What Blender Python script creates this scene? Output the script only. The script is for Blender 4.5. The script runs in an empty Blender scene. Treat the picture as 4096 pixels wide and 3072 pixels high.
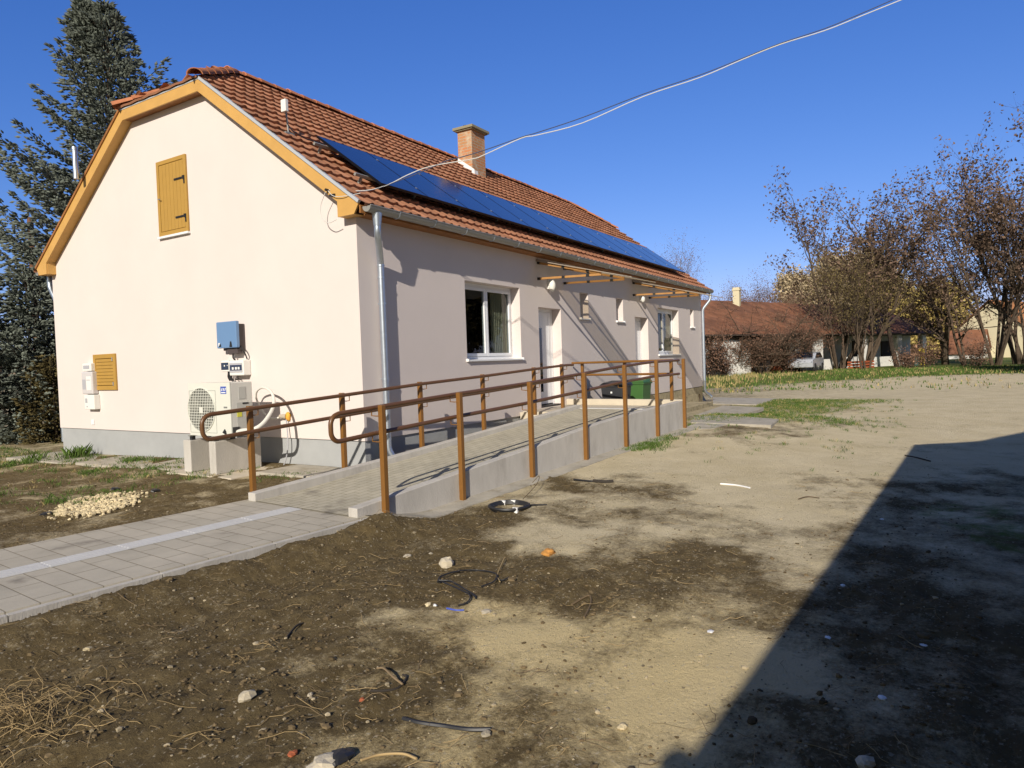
import bpy, math, random
import numpy as np
from mathutils import Vector, Matrix
random.seed(7); rng = np.random.default_rng(7)
C = bpy.context.scene.collection
R = math.radians
# ------------------------------------------------------------------ camera
CAM = np.array([-7.275, -7.080, 1.696]); FPX = 2743.4
YAW, PITCH, ROLL = R(31.941), R(-1.8778), R(-1.9066)
_f = np.array([math.cos(YAW)*math.cos(PITCH), math.sin(YAW)*math.cos(PITCH), math.sin(PITCH)])
_r = np.array([math.sin(YAW), -math.cos(YAW), 0.0]); _u = np.cross(_r, _f)
CR = _r*math.cos(ROLL)+_u*math.sin(ROLL); CU = -_r*math.sin(ROLL)+_u*math.cos(ROLL)
cd = bpy.data.cameras.new('camera'); cam = bpy.data.objects.new('camera', cd); C.objects.link(cam)
m = Matrix(((CR[0], CU[0], -_f[0], CAM[0]), (CR[1], CU[1], -_f[1], CAM[1]), (CR[2], CU[2], -_f[2], CAM[2]), (0, 0, 0, 1)))
cam.matrix_world = m
cd.sensor_fit = 'HORIZONTAL'; cd.sensor_width = 36.0; cd.lens = FPX/4096*36.0; cd.clip_end = 2000; cd.clip_start = .05
bpy.context.scene.camera = cam
# ------------------------------------------------------------------ light
SD = np.array([1.0, .32, -.52]); SD = SD/np.linalg.norm(SD)      # direction the sunlight travels
el = math.asin(-SD[2]); az = math.atan2(-SD[0], -SD[1])           # towards the sun
w = bpy.data.worlds.new('World'); bpy.context.scene.world = w; w.use_nodes = True
nt = w.node_tree; bg = nt.nodes['Background']
sky = nt.nodes.new('ShaderNodeTexSky'); sky.sky_type = 'NISHITA'; sky.sun_disc = False
sky.sun_elevation = el; sky.sun_rotation = az; sky.altitude = 100; sky.air_density = 1.0; sky.dust_density = .35; sky.ozone_density = 3.0
_sep = nt.nodes.new('ShaderNodeSeparateColor'); _cmb = nt.nodes.new('ShaderNodeCombineColor'); nt.links.new(sky.outputs[0], _sep.inputs[0])
for _i, (_p, _k) in enumerate(((1.28, .66), (.95, .60), (.72, .93))):      # colour grading of the daylight sky towards a deeper blue
    _a = nt.nodes.new('ShaderNodeMath'); _a.operation = 'MULTIPLY'; _a.inputs[1].default_value = .125; nt.links.new(_sep.outputs[_i], _a.inputs[0])
    _b = nt.nodes.new('ShaderNodeMath'); _b.operation = 'POWER'; _b.inputs[1].default_value = _p; nt.links.new(_a.outputs[0], _b.inputs[0])
    _c = nt.nodes.new('ShaderNodeMath'); _c.operation = 'MULTIPLY'; _c.inputs[1].default_value = _k/.1; nt.links.new(_b.outputs[0], _c.inputs[0]); nt.links.new(_c.outputs[0], _cmb.inputs[_i])
_geo = nt.nodes.new('ShaderNodeTexCoord'); _dot = nt.nodes.new('ShaderNodeVectorMath'); _dot.operation = 'DOT_PRODUCT'; nt.links.new(_geo.outputs['Generated'], _dot.inputs[0]); _dot.inputs[1].default_value = (-SD[0], -SD[1], -SD[2])
_mr = nt.nodes.new('ShaderNodeMapRange'); _mr.interpolation_type = 'SMOOTHSTEP'; _mr.inputs[1].default_value = -.05; _mr.inputs[2].default_value = .55; nt.links.new(_dot.outputs['Value'], _mr.inputs[0])
_sc = nt.nodes.new('ShaderNodeVectorMath'); _sc.operation = 'MULTIPLY'; _sc.inputs[1].default_value = (.56, .52, .46); nt.links.new(sky.outputs[0], _sc.inputs[0])
_mx = nt.nodes.new('ShaderNodeMix'); _mx.data_type = 'RGBA'; nt.links.new(_mr.outputs[0], _mx.inputs[0]); nt.links.new(_cmb.outputs[0], _mx.inputs[6]); nt.links.new(_sc.outputs[0], _mx.inputs[7])
nt.links.new(_mx.outputs[2], bg.inputs[0]); bg.inputs[1].default_value = .1
sl = bpy.data.lights.new('sun', 'SUN'); sl.energy = 4.9; sl.angle = R(.55); sl.color = (1.0, .915, .79)
so = bpy.data.objects.new('sun', sl); C.objects.link(so)
so.rotation_euler = Vector(SD).to_track_quat('-Z', 'Y').to_euler(); so.location = (-20, -8, 14)
vs = bpy.context.scene.view_settings; vs.view_transform = 'Standard'; vs.look = 'None'; vs.exposure = 0.08; vs.gamma = 1.0
# ------------------------------------------------------------------ measuring helpers (photo pixel -> real place)
def ray(px, py): return _f+CR*(px-2048)/FPX-CU*(py-1536)/FPX
def on(px, py, ax, val):
    d = ray(px, py); return CAM+d*((val-CAM[ax])/d[ax])
def D(x, y): return x*1.85172, y*1.85172
def gp(x, y, z=0.0): return on(*D(x, y), 2, z)
def atd(x, y, depth): return CAM+ray(*D(x, y))*depth
# ------------------------------------------------------------------ object helpers
WM = {}
def tag(o, label=None, cat=None, group=None, kind=None):
    if label: o['label'] = label
    if cat: o['category'] = cat
    if group: o['group'] = group
    if kind: o['kind'] = kind
    return o
def thing(name, label, cat, loc=(0, 0, 0), rz=0, group=None):
    o = bpy.data.objects.new(name, None); C.objects.link(o); o.empty_display_size = .2
    o.location = loc; o.rotation_euler = (0, 0, rz); WM[o.name] = Matrix.Translation(loc) @ Matrix.Rotation(rz, 4, 'Z')
    return tag(o, label, cat, group)
class MB:
    def __init__(s): s.v = []; s.f = []; s.m = []; s.t = []
    def add(s, vs, fs, mi=0, tint=None):
        b = len(s.v); s.v += [tuple(map(float, p)) for p in vs]; s.f += [tuple(b+i for i in f) for f in fs]; s.m += [mi]*len(fs)
        s.t += [random.random() if tint is None else tint]*len(fs); return s
    def box(s, a, b, mi=0, tint=None):
        x0, y0, z0 = [min(a[i], b[i]) for i in range(3)]; x1, y1, z1 = [max(a[i], b[i]) for i in range(3)]
        return s.add([(x0, y0, z0), (x1, y0, z0), (x1, y1, z0), (x0, y1, z0), (x0, y0, z1), (x1, y0, z1), (x1, y1, z1), (x0, y1, z1)],
                     [(0, 3, 2, 1), (4, 5, 6, 7), (0, 1, 5, 4), (1, 2, 6, 5), (2, 3, 7, 6), (3, 0, 4, 7)], mi, tint)
    def obox(s, c, ax, ay, az, mi=0, tint=None):      # centre + three half-axis vectors
        c, ax, ay, az = map(np.asarray, (c, ax, ay, az)); P = [c+i*ax+j*ay+k*az for k in (-1, 1) for (i, j) in ((-1, -1), (1, -1), (1, 1), (-1, 1))]
        return s.add(P, [(0, 3, 2, 1), (4, 5, 6, 7), (0, 1, 5, 4), (1, 2, 6, 5), (2, 3, 7, 6), (3, 0, 4, 7)], mi, tint)
    def prism(s, poly, ext, mi=0):                     # polygon (list of 3d pts) extruded by vector
        n = len(poly); e = np.asarray(ext); P = [np.asarray(p) for p in poly]
        vs = P+[p+e for p in P]
        return s.add(vs, [tuple(range(n))[::-1], tuple(range(n, 2*n))]+[(i, (i+1) % n, n+(i+1) % n, n+i) for i in range(n)], mi)
    def tube(s, pts, r, n=8, mi=0, caps=True, tint=None):
        P = [np.asarray(p, float) for p in pts]; k = len(P); rs = r if hasattr(r, '__len__') else [r]*k
        vs = []; up = None
        for i in range(k):
            t = P[min(i+1, k-1)]-P[max(i-1, 0)]; L = np.linalg.norm(t); t = t/L if L > 1e-9 else np.array([0, 0, 1.])
            if up is None:
                a = np.array([0, 0, 1.]) if abs(t[2]) < .9 else np.array([1., 0, 0]); up = np.cross(t, a)
            up = up-t*(up@t); up = up/(np.linalg.norm(up)+1e-12); sd = np.cross(t, up)
            for j in range(n):
                a = 2*math.pi*j/n; vs.append(P[i]+rs[i]*(math.cos(a)*up+math.sin(a)*sd))
        fs = [(i*n+j, i*n+(j+1) % n, (i+1)*n+(j+1) % n, (i+1)*n+j) for i in range(k-1) for j in range(n)]
        if caps: fs += [tuple(range(n))[::-1], tuple(range((k-1)*n, k*n))]
        return s.add(vs, fs, mi, tint)
    def cyl(s, a, b, r, n=16, mi=0): return s.tube([a, b], r, n, mi)
    def blob(s, c, r, seed=0, sub=(7, 5), rough=.25, mi=0, tint=None):
        rn = random.Random(seed); c = np.asarray(c, float); r = np.asarray(r if hasattr(r, '__len__') else (r, r, r), float)
        nu, nv = sub; vs = [c+r*np.array([0, 0, 1]), ]
        for i in range(1, nv):
            for j in range(nu):
                a = math.pi*i/nv; b = 2*math.pi*j/nu; k = 1+rn.uniform(-rough, rough)
                vs.append(c+r*k*np.array([math.sin(a)*math.cos(b), math.sin(a)*math.sin(b), math.cos(a)]))
        vs.append(c-r*np.array([0, 0, 1])); fs = []
        for j in range(nu): fs.append((0, 1+j, 1+(j+1) % nu))
        for i in range(nv-2):
            for j in range(nu): fs.append((1+i*nu+j, 1+(i+1)*nu+j, 1+(i+1)*nu+(j+1) % nu, 1+i*nu+(j+1) % nu))
        e = len(vs)-1
        for j in range(nu): fs.append((e, 1+(nv-2)*nu+(j+1) % nu, 1+(nv-2)*nu+j))
        return s.add(vs, fs, mi, tint)
    def build(s, name, mats, parent=None, smooth=False, bevel=0, local=False):
        me = bpy.data.meshes.new(name); V = np.array(s.v, dtype=float).reshape(-1, 3)
        if parent is not None and not local:
            M = WM[parent.name].inverted(); A = np.array([list(r_) for r_ in M]); V = V@A[:3, :3].T+A[:3, 3]
        me.from_pydata(V.tolist(), [], s.f)
        if not isinstance(mats, (list, tuple)): mats = [mats]
        for mt in mats: me.materials.append(mt)
        if len(mats) > 1: me.polygons.foreach_set('material_index', s.m)
        at = me.attributes.new('tint', 'FLOAT', 'FACE'); at.data.foreach_set('value', s.t)
        if smooth is True: me.polygons.foreach_set('use_smooth', [True]*len(me.polygons))
        me.update()
        o = bpy.data.objects.new(name, me); C.objects.link(o)
        if parent is not None: o.parent = parent; WM[o.name] = WM[parent.name]
        else: WM[o.name] = Matrix.Identity(4)
        if bevel:
            b = o.modifiers.new('bevel', 'BEVEL'); b.width = bevel; b.segments = 2; b.limit_method = 'ANGLE'
        if smooth == 'auto':
            me.polygons.foreach_set('use_smooth', [True]*len(me.polygons)); me.set_sharp_from_angle(angle=R(40))
        return o
def kids(o): return [c for c in bpy.data.objects if c.parent == o]
def copy_tree(o, parent=None):
    c = o.copy(); C.objects.link(c); c.parent = parent
    for ch in kids(o): copy_tree(ch, c)
    return c
# ------------------------------------------------------------------ materials
def mat(name, col, rough=.6, metal=0, var=0, vscale=5, bump=0, bscale=40, spec=.5, tint=0, col2=None, c2scale=3, c2lo=.5, c2hi=.65, detail=4, stretch=None, dirt=None):
    """col with noise brightness variation, optional second colour by noise threshold, per-face tint, bump"""
    m = bpy.data.materials.new(name); m.use_nodes = True; n = m.node_tree.nodes; l = m.node_tree.links; p = n['Principled BSDF']
    p.inputs['Roughness'].default_value = rough; p.inputs['Metallic'].default_value = metal; p.inputs['Specular IOR Level'].default_value = spec
    tc = n.new('ShaderNodeTexCoord'); src = tc.outputs['Object']
    if stretch:
        mp = n.new('ShaderNodeMapping'); mp.inputs['Scale'].default_value = stretch; l.new(src, mp.inputs[0]); src = mp.outputs[0]
    rgb = n.new('ShaderNodeRGB'); rgb.outputs[0].default_value = (*col, 1); cur = rgb.outputs[0]
    def noise(sc, dt=detail, rg=.6):
        t = n.new('ShaderNodeTexNoise'); t.inputs['Scale'].default_value = sc; t.inputs['Detail'].default_value = dt; t.inputs['Roughness'].default_value = rg; l.new(src, t.inputs[0]); return t.outputs[0]
    def ramp(s, lo, hi):
        r_ = n.new('ShaderNodeMapRange'); r_.inputs[1].default_value = lo; r_.inputs[2].default_value = hi; l.new(s, r_.inputs[0]); return r_.outputs[0]
    def mixc(f, a, b):
        x = n.new('ShaderNodeMix'); x.data_type = 'RGBA'
        if hasattr(f, 'is_output'): l.new(f, x.inputs[0])
        else: x.inputs[0].default_value = f
        l.new(a, x.inputs[6])
        if hasattr(b, 'is_output'): l.new(b, x.inputs[7])
        else: x.inputs[7].default_value = (*b, 1)
        return x.outputs[2]
    if col2 is not None: cur = mixc(ramp(noise(c2scale), c2lo, c2hi), cur, col2)
    if dirt is not None: cur = mixc(ramp(noise(dirt[1], 6, .75), dirt[2], dirt[3]), cur, dirt[0])
    def bright(f, lo, hi):
        nonlocal cur
        mr = n.new('ShaderNodeMapRange'); mr.inputs[3].default_value = lo; mr.inputs[4].default_value = hi; l.new(f, mr.inputs[0])
        vm = n.new('ShaderNodeVectorMath'); vm.operation = 'SCALE'; l.new(cur, vm.inputs[0]); l.new(mr.outputs[0], vm.inputs['Scale']); cur = vm.outputs[0]
    if var: bright(ramp(noise(vscale), .25, .75), 1-var, 1+var)
    if tint:
        a = n.new('ShaderNodeAttribute'); a.attribute_name = 'tint'; bright(a.outputs['Fac'], 1-tint, 1+tint)
    l.new(cur, p.inputs['Base Color'])
    if bump:
        b = n.new('ShaderNodeBump'); b.inputs['Strength'].default_value = bump; b.inputs['Distance'].default_value = .02; l.new(noise(bscale, 5), b.inputs['Height']); l.new(b.outputs[0], p.inputs['Normal'])
    return m
M = {}
M['wall'] = mat('plaster', (.675, .605, .575), .9, var=.03, vscale=.9, bump=.2, bscale=110, spec=.2)
M['plinth'] = mat('grey plinth plaster', (.36, .37, .375), .9, var=.06, vscale=3, bump=.25, bscale=200, spec=.2)
M['oldplinth'] = mat('old yellow render', (.40, .34, .22), .95, var=.25, vscale=6, bump=.7, bscale=30, spec=.1, dirt=((.16, .13, .08), 4, .5, .75))
M['tile'] = mat('clay roof tile', (.345, .160, .090), .9, var=.20, vscale=2.2, tint=.18, bump=.4, bscale=60, spec=.2, dirt=((.07, .045, .03), 3.2, .55, .82))
M['ridge'] = mat('ridge tile clay', (.43, .17, .085), .85, var=.2, vscale=9, tint=.25, bump=.5, bscale=50, spec=.2, dirt=((.10, .06, .04), 9, .58, .8))
M['wood'] = mat('stained spruce board', (.56, .325, .095), .55, var=.10, vscale=3, bump=.15, bscale=30, stretch=(1, 1, 1), spec=.35, dirt=((.36, .17, .035), 7, .68, .82))
M['beam'] = mat('brown stained beam', (.40, .20, .06), .6, var=.15, vscale=8)
M['soffit'] = mat('brown soffit board', (.30, .13, .04), .6, var=.25, vscale=4, bump=.2, bscale=25, spec=.3)
M['shutter'] = mat('ochre painted wood', (.42, .245, .05), .5, var=.05, vscale=6, spec=.4)
M['groove'] = mat('shadow gap brown', (.20, .10, .02), .8)
M['iron'] = mat('dark iron', (.03, .028, .027), .5, metal=.4)
M['zinc'] = mat('galvanised sheet', (.52, .58, .66), .38, metal=.85, var=.10, vscale=8, bump=.05, bscale=20)
M['zincdull'] = mat('dull zinc sheet', (.33, .325, .30), .5, metal=.35, var=.08, vscale=8)
M['trim'] = mat('pale aluminium trim', (.55, .57, .60), .5, metal=.3)
M['pvc'] = mat('white pvc', (.80, .81, .83), .3, spec=.5)
M['sill'] = mat('white sheet sill', (.78, .79, .80), .4)
M['black'] = mat('black rubber', (.02, .02, .022), .5)
M['blackplastic'] = mat('black plastic', (.028, .03, .035), .45, var=.15, vscale=6)
M['greenplastic'] = mat('green plastic', (.045, .125, .03), .45, var=.10, vscale=6)
M['railpaint'] = mat('orange brown paint', (.205, .092, .019), .38, var=.08, vscale=12, spec=.5)
M['railpipe'] = mat('brown rail paint', (.13, .060, .022), .38, var=.10, vscale=12, spec=.5)
M['concrete'] = mat('cast concrete', (.50, .475, .435), .9, var=.10, vscale=4, bump=.3, bscale=60, spec=.2, dirt=((.36, .335, .30), 2.5, .5, .8), stretch=(1.6, 1.6, .5))
M['slab'] = mat('old concrete slab', (.42, .385, .32), .95, var=.14, vscale=5, bump=.5, bscale=40, spec=.15, dirt=((.27, .24, .18), 3, .5, .75))
M['cream'] = mat('cream concrete kerb', (.55, .49, .39), .9, var=.08, vscale=4, bump=.3, bscale=60, spec=.2)
M['acwhite'] = mat('ivory enamel', (.66, .665, .60), .4, spec=.5, var=.02)
M['acside'] = mat('ivory enamel side', (.62, .61, .565), .45)
M['acdark'] = mat('fan dark', (.05, .055, .045), .6)
M['blue'] = mat('logo blue', (.03, .08, .42), .4)
M['white'] = mat('white sticker', (.8, .8, .8), .5)
M['yellow'] = mat('yellow label', (.62, .6, .06), .5)
M['inv'] = mat('inverter blue grey', (.135, .245, .44), .4, spec=.5)
M['invdark'] = mat('inverter dark', (.07, .055, .055), .6)
M['greyclear'] = mat('clear grey plastic', (.42, .42, .45), .25, spec=.6)
M['navy'] = mat('smoked window', (.03, .045, .085), .25, spec=.6)
M['hose'] = mat('white insulated hose', (.70, .68, .62), .6)
M['foam'] = mat('orange foam', (.75, .38, .05), .8)
M['brick'] = None
M['bark'] = mat('grey brown bark', (.10, .075, .055), .95, var=.3, vscale=6, bump=.6, bscale=20, spec=.1)
M['barkdark'] = mat('dark bark', (.045, .035, .028), .95, var=.3, vscale=6, spec=.1)
M['barklight'] = mat('pale bark', (.20, .17, .13), .95, var=.25, vscale=5, spec=.1)
M['leaf'] = mat('dead brown leaf', (.150, .100, .072), .9, tint=.45, spec=.15)
M['leafgold'] = mat('ochre dead leaf', (.135, .105, .045), .9, tint=.4, spec=.15)
M['twigred'] = mat('reddish twig', (.17, .100, .07), .9, tint=.35, spec=.15)
M['willow'] = mat('yellow willow shoots', (.36, .28, .095), .9, tint=.35, spec=.15)
M['beigetwig'] = mat('beige twigs', (.42, .34, .22), .9, tint=.3, spec=.15)
M['needle'] = mat('blue green needles', (.145, .165, .138), .85, tint=.40, spec=.2)
M['needlebrown'] = mat('brown green needles', (.105, .085, .035), .85, tint=.40, spec=.2)
M['grass'] = mat('grass blade', (.075, .125, .024), .8, tint=.5, spec=.2)
M['drygrass'] = mat('dry grass blade', (.34, .27, .12), .85, tint=.4, spec=.2)
M['straw'] = mat('dry straw', (.33, .24, .12), .85, tint=.4, spec=.2)
M['root'] = mat('dry root', (.20, .145, .085), .9, tint=.4, spec=.2)
M['darkstick'] = mat('dark stick', (.035, .028, .022), .9)
M['stone'] = mat('pale stone', (.42, .37, .28), .9, tint=.35, bump=.3, bscale=40, spec=.2)
M['pebble'] = mat('pebble', (.31, .26, .175), .9, tint=.5, spec=.2)
M['clod'] = mat('soil clod', (.135, .100, .056), .95, tint=.4, spec=.1)
M['gravel'] = mat('cream gravel', (.62, .52, .33), .9, tint=.3, spec=.2)
M['orangebrick'] = mat('orange brick lump', (.55, .26, .06), .9, bump=.4, bscale=40)
M['redbrick'] = mat('red brick lump', (.36, .10, .04), .9)
M['bluebit'] = mat('blue plastic bit', (.10, .30, .62), .5)
M['whitewash'] = mat('whitewashed wall', (.74, .73, .70), .95, var=.06, vscale=1.2, bump=.3, bscale=12, spec=.15, dirt=((.42, .40, .36), .9, .55, .72))
M['oldroof'] = mat('old clay roof', (.33, .15, .085), .95, var=.35, vscale=1.3, spec=.15, tint=.3, dirt=((.17, .09, .065), .35, .42, .66))
M['darkwood'] = mat('dark wood', (.06, .045, .035), .8)
M['creamwall'] = mat('cream wall', (.58, .52, .36), .9)
M['redwood'] = mat('rust red board', (.34, .085, .03), .8)
M['carpaint'] = mat('pale grey car paint', (.52, .55, .62), .25, metal=.3)
M['glassdark'] = mat('dark glass', (.012, .014, .018), .06, spec=.8)
M['rubberbin'] = mat('dark teal', (.02, .08, .07), .5)
M['yellowplastic'] = mat('yellow plastic', (.70, .55, .03), .5)
M['pole'] = mat('brown wooden pole', (.14, .065, .035), .9, var=.2, vscale=5)
M['lamp'] = mat('white lamp plastic', (.78, .77, .73), .35)
M['cablewhite'] = mat('white cable', (.62, .62, .60), .5)
M['cabledark'] = mat('dark cable', (.06, .07, .12), .5)
M['rebrick'] = mat('mixed', (.4, .3, .2), .9)
def brickmat():
    m = bpy.data.materials.new('chimney brick'); m.use_nodes = True; n = m.node_tree.nodes; l = m.node_tree.links; p = n['Principled BSDF']
    tc = n.new('ShaderNodeTexCoord'); sx = n.new('ShaderNodeSeparateXYZ'); l.new(tc.outputs['Object'], sx.inputs[0])
    ad = n.new('ShaderNodeMath'); l.new(sx.outputs[0], ad.inputs[0]); l.new(sx.outputs[1], ad.inputs[1])
    cb = n.new('ShaderNodeCombineXYZ'); l.new(ad.outputs[0], cb.inputs[0]); l.new(sx.outputs[2], cb.inputs[1])
    b = n.new('ShaderNodeTexBrick'); l.new(cb.outputs[0], b.inputs[0]); b.inputs['Scale'].default_value = 1; b.inputs['Brick Width'].default_value = .25; b.inputs['Row Height'].default_value = .078
    b.inputs['Mortar Size'].default_value = .008; b.inputs['Color1'].default_value = (.50, .20, .085, 1); b.inputs['Color2'].default_value = (.44, .22, .10, 1); b.inputs['Mortar'].default_value = (.42, .36, .27, 1)
    t = n.new('ShaderNodeTexNoise'); t.inputs['Scale'].default_value = 4; t.inputs['Detail'].default_value = 5; l.new(tc.outputs['Object'], t.inputs[0])
    mr = n.new('ShaderNodeMapRange'); mr.inputs[1].default_value = .53; mr.inputs[2].default_value = .70; l.new(t.outputs[0], mr.inputs[0])
    x = n.new('ShaderNodeMix'); x.data_type = 'RGBA'; l.new(mr.outputs[0], x.inputs[0]); l.new(b.outputs[0], x.inputs[6]); x.inputs[7].default_value = (.52, .42, .30, 1); l.new(x.outputs[2], p.inputs[0])
    bp = n.new('ShaderNodeBump'); bp.inputs['Strength'].default_value = .6; bp.inputs['Distance'].default_value = .02; l.new(b.outputs['Fac'], bp.inputs['Height']); bp.invert = True; l.new(bp.outputs[0], p.inputs['Normal'])
    p.inputs['Roughness'].default_value = .9
    return m
M['brick'] = brickmat()
def glass():
    m = bpy.data.materials.new('window glass'); m.use_nodes = True; n = m.node_tree.nodes; l = m.node_tree.links; n.remove(n['Principled BSDF']); out = n['Material Output']
    tr = n.new('ShaderNodeBsdfTransparent'); tr.inputs[0].default_value = (.62, .66, .66, 1); gl = n.new('ShaderNodeBsdfGlossy'); gl.inputs['Roughness'].default_value = .01
    fr = n.new('ShaderNodeFresnel'); fr.inputs[0].default_value = 1.5; ge = n.new('ShaderNodeNewGeometry'); iv_ = n.new('ShaderNodeMath'); iv_.operation = 'SUBTRACT'; iv_.inputs[0].default_value = 1.0; l.new(ge.outputs['Backfacing'], iv_.inputs[1]); ml = n.new('ShaderNodeMath'); ml.operation = 'MULTIPLY'; l.new(iv_.outputs[0], ml.inputs[0]); l.new(fr.outputs[0], ml.inputs[1]); mx = n.new('ShaderNodeMixShader'); l.new(ml.outputs[0], mx.inputs[0]); l.new(tr.outputs[0], mx.inputs[1]); l.new(gl.outputs[0], mx.inputs[2]); l.new(mx.outputs[0], out.inputs[0]); return m
M['glass'] = glass()
def milky():
    m = bpy.data.materials.new('milky canopy sheet'); m.use_nodes = True; n = m.node_tree.nodes; l = m.node_tree.links; n.remove(n['Principled BSDF']); out = n['Material Output']
    tr = n.new('ShaderNodeBsdfTransparent'); tr.inputs[0].default_value = (.90, .86, .77, 1); df = n.new('ShaderNodeBsdfDiffuse'); df.inputs[0].default_value = (.7, .68, .62, 1); tl = n.new('ShaderNodeBsdfTranslucent'); tl.inputs[0].default_value = (.7, .68, .6, 1)
    a = n.new('ShaderNodeMixShader'); a.inputs[0].default_value = .5; l.new(df.outputs[0], a.inputs[1]); l.new(tl.outputs[0], a.inputs[2])
    b = n.new('ShaderNodeMixShader'); b.inputs[0].default_value = .24; l.new(tr.outputs[0], b.inputs[1]); l.new(a.outputs[0], b.inputs[2]); l.new(b.outputs[0], out.inputs[0]); return m
M['milky'] = milky()
def pvmat():
    m = bpy.data.materials.new('solar cells'); m.use_nodes = True; n = m.node_tree.nodes; l = m.node_tree.links; p = n['Principled BSDF']
    tc = n.new('ShaderNodeTexCoord'); b = n.new('ShaderNodeTexBrick'); l.new(tc.outputs['Object'], b.inputs[0]); b.offset = 0; b.inputs['Scale'].default_value = 1; b.inputs['Brick Width'].default_value = .18; b.inputs['Row Height'].default_value = .16
    b.inputs['Mortar Size'].default_value = .003; b.inputs['Color1'].default_value = (.006, .018, .085, 1); b.inputs['Color2'].default_value = (.008, .022, .10, 1); b.inputs['Mortar'].default_value = (.03, .05, .15, 1); l.new(b.outputs[0], p.inputs[0])
    p.inputs['Roughness'].default_value = .12; p.inputs['Specular IOR Level'].default_value = .42; p.inputs['Coat Weight'].default_value = .0; p.inputs['Coat Roughness'].default_value = .04; return m
M['pv'] = pvmat()
M['pvframe'] = mat('black anodised frame', (.015, .015, .02), .35, metal=.6)
def pavemat(name, bw, rh, mort, c1, c2, cm, off=.5, rot=0):
    m = bpy.data.materials.new(name); m.use_nodes = True; n = m.node_tree.nodes; l = m.node_tree.links; p = n['Principled BSDF']
    tc = n.new('ShaderNodeTexCoord'); mp = n.new('ShaderNodeMapping'); mp.inputs['Rotation'].default_value = (0, 0, rot); l.new(tc.outputs['Object'], mp.inputs[0]); b = n.new('ShaderNodeTexBrick'); l.new(mp.outputs[0], b.inputs[0]); b.offset = off; b.inputs['Scale'].default_value = 1; b.inputs['Brick Width'].default_value = bw; b.inputs['Row Height'].default_value = rh
    b.inputs['Mortar Size'].default_value = mort; b.inputs['Mortar Smooth'].default_value = .3; b.inputs['Color1'].default_value = (*c1, 1); b.inputs['Color2'].default_value = (*c2, 1); b.inputs['Mortar'].default_value = (*cm, 1)
    t = n.new('ShaderNodeTexNoise'); t.inputs['Scale'].default_value = 2.2; t.inputs['Detail'].default_value = 7; t.inputs['Roughness'].default_value = .7; l.new(tc.outputs['Object'], t.inputs[0])
    mr = n.new('ShaderNodeMapRange'); mr.inputs[1].default_value = .3; mr.inputs[2].default_value = .75; mr.inputs[3].default_value = 1.12; mr.inputs[4].default_value = .82; l.new(t.outputs[0], mr.inputs[0])
    vm = n.new('ShaderNodeVectorMath'); vm.operation = 'SCALE'; l.new(b.outputs[0], vm.inputs[0]); l.new(mr.outputs[0], vm.inputs['Scale'])
    # damp stained single pavers
    vo = n.new('ShaderNodeTexNoise'); vo.inputs['Scale'].default_value = 2.3; vo.inputs['Detail'].default_value = 5; l.new(tc.outputs['Object'], vo.inputs[0])
    ms = n.new('ShaderNodeMapRange'); ms.inputs[1].default_value = .64; ms.inputs[2].default_value = .76; l.new(vo.outputs[0], ms.inputs[0])
    x = n.new('ShaderNodeMix'); x.data_type = 'RGBA'; l.new(ms.outputs[0], x.inputs[0]); l.new(vm.outputs[0], x.inputs[6]); x.inputs[7].default_value = (.20, .18, .15, 1); l.new(x.outputs[2], p.inputs[0])
    bp = n.new('ShaderNodeBump'); bp.inputs['Strength'].default_value = .7; bp.inputs['Distance'].default_value = .012; bp.invert = True; l.new(b.outputs['Fac'], bp.inputs['Height'])
    t2 = n.new('ShaderNodeTexNoise'); t2.inputs['Scale'].default_value = 120; l.new(tc.outputs['Object'], t2.inputs[0]); bp2 = n.new('ShaderNodeBump'); bp2.inputs['Strength'].default_value = .25; bp2.inputs['Distance'].default_value = .01
    l.new(t2.outputs[0], bp2.inputs['Height']); l.new(bp.outputs[0], bp2.inputs['Normal']); l.new(bp2.outputs[0], p.inputs['Normal']); p.inputs['Roughness'].default_value = .92; p.inputs['Specular IOR Level'].default_value = .2
    return m
M['paving'] = pavemat('path pavers', .40, .20, .005, (.43, .395, .325), (.47, .43, .355), (.25, .22, .165), .5, R(90))
M['deckpave'] = pavemat('ramp pavers', .20, .115, .005, (.44, .405, .315), (.49, .45, .35), (.27, .24, .17), .5)
M['tactile'] = mat('white tactile strip', (.56, .56, .56), .8, var=.05, vscale=5, bump=.2, bscale=50)
# ------------------------------------------------------------------ ramp frame
TH = R(-4.4); RU = np.array([math.cos(TH), math.sin(TH), 0]); RV = np.array([-math.sin(TH), math.cos(TH), 0]); RO = np.array([-2.15, -.19, 0])
def rs(s, t, z=0.0): return RO+RU*s+RV*t+np.array([0, 0, z])
def st(x, y):
    dx = x-RO[0]; dy = y-RO[1]; return dx*RU[0]+dy*RU[1], dx*RV[0]+dy*RV[1]
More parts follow.
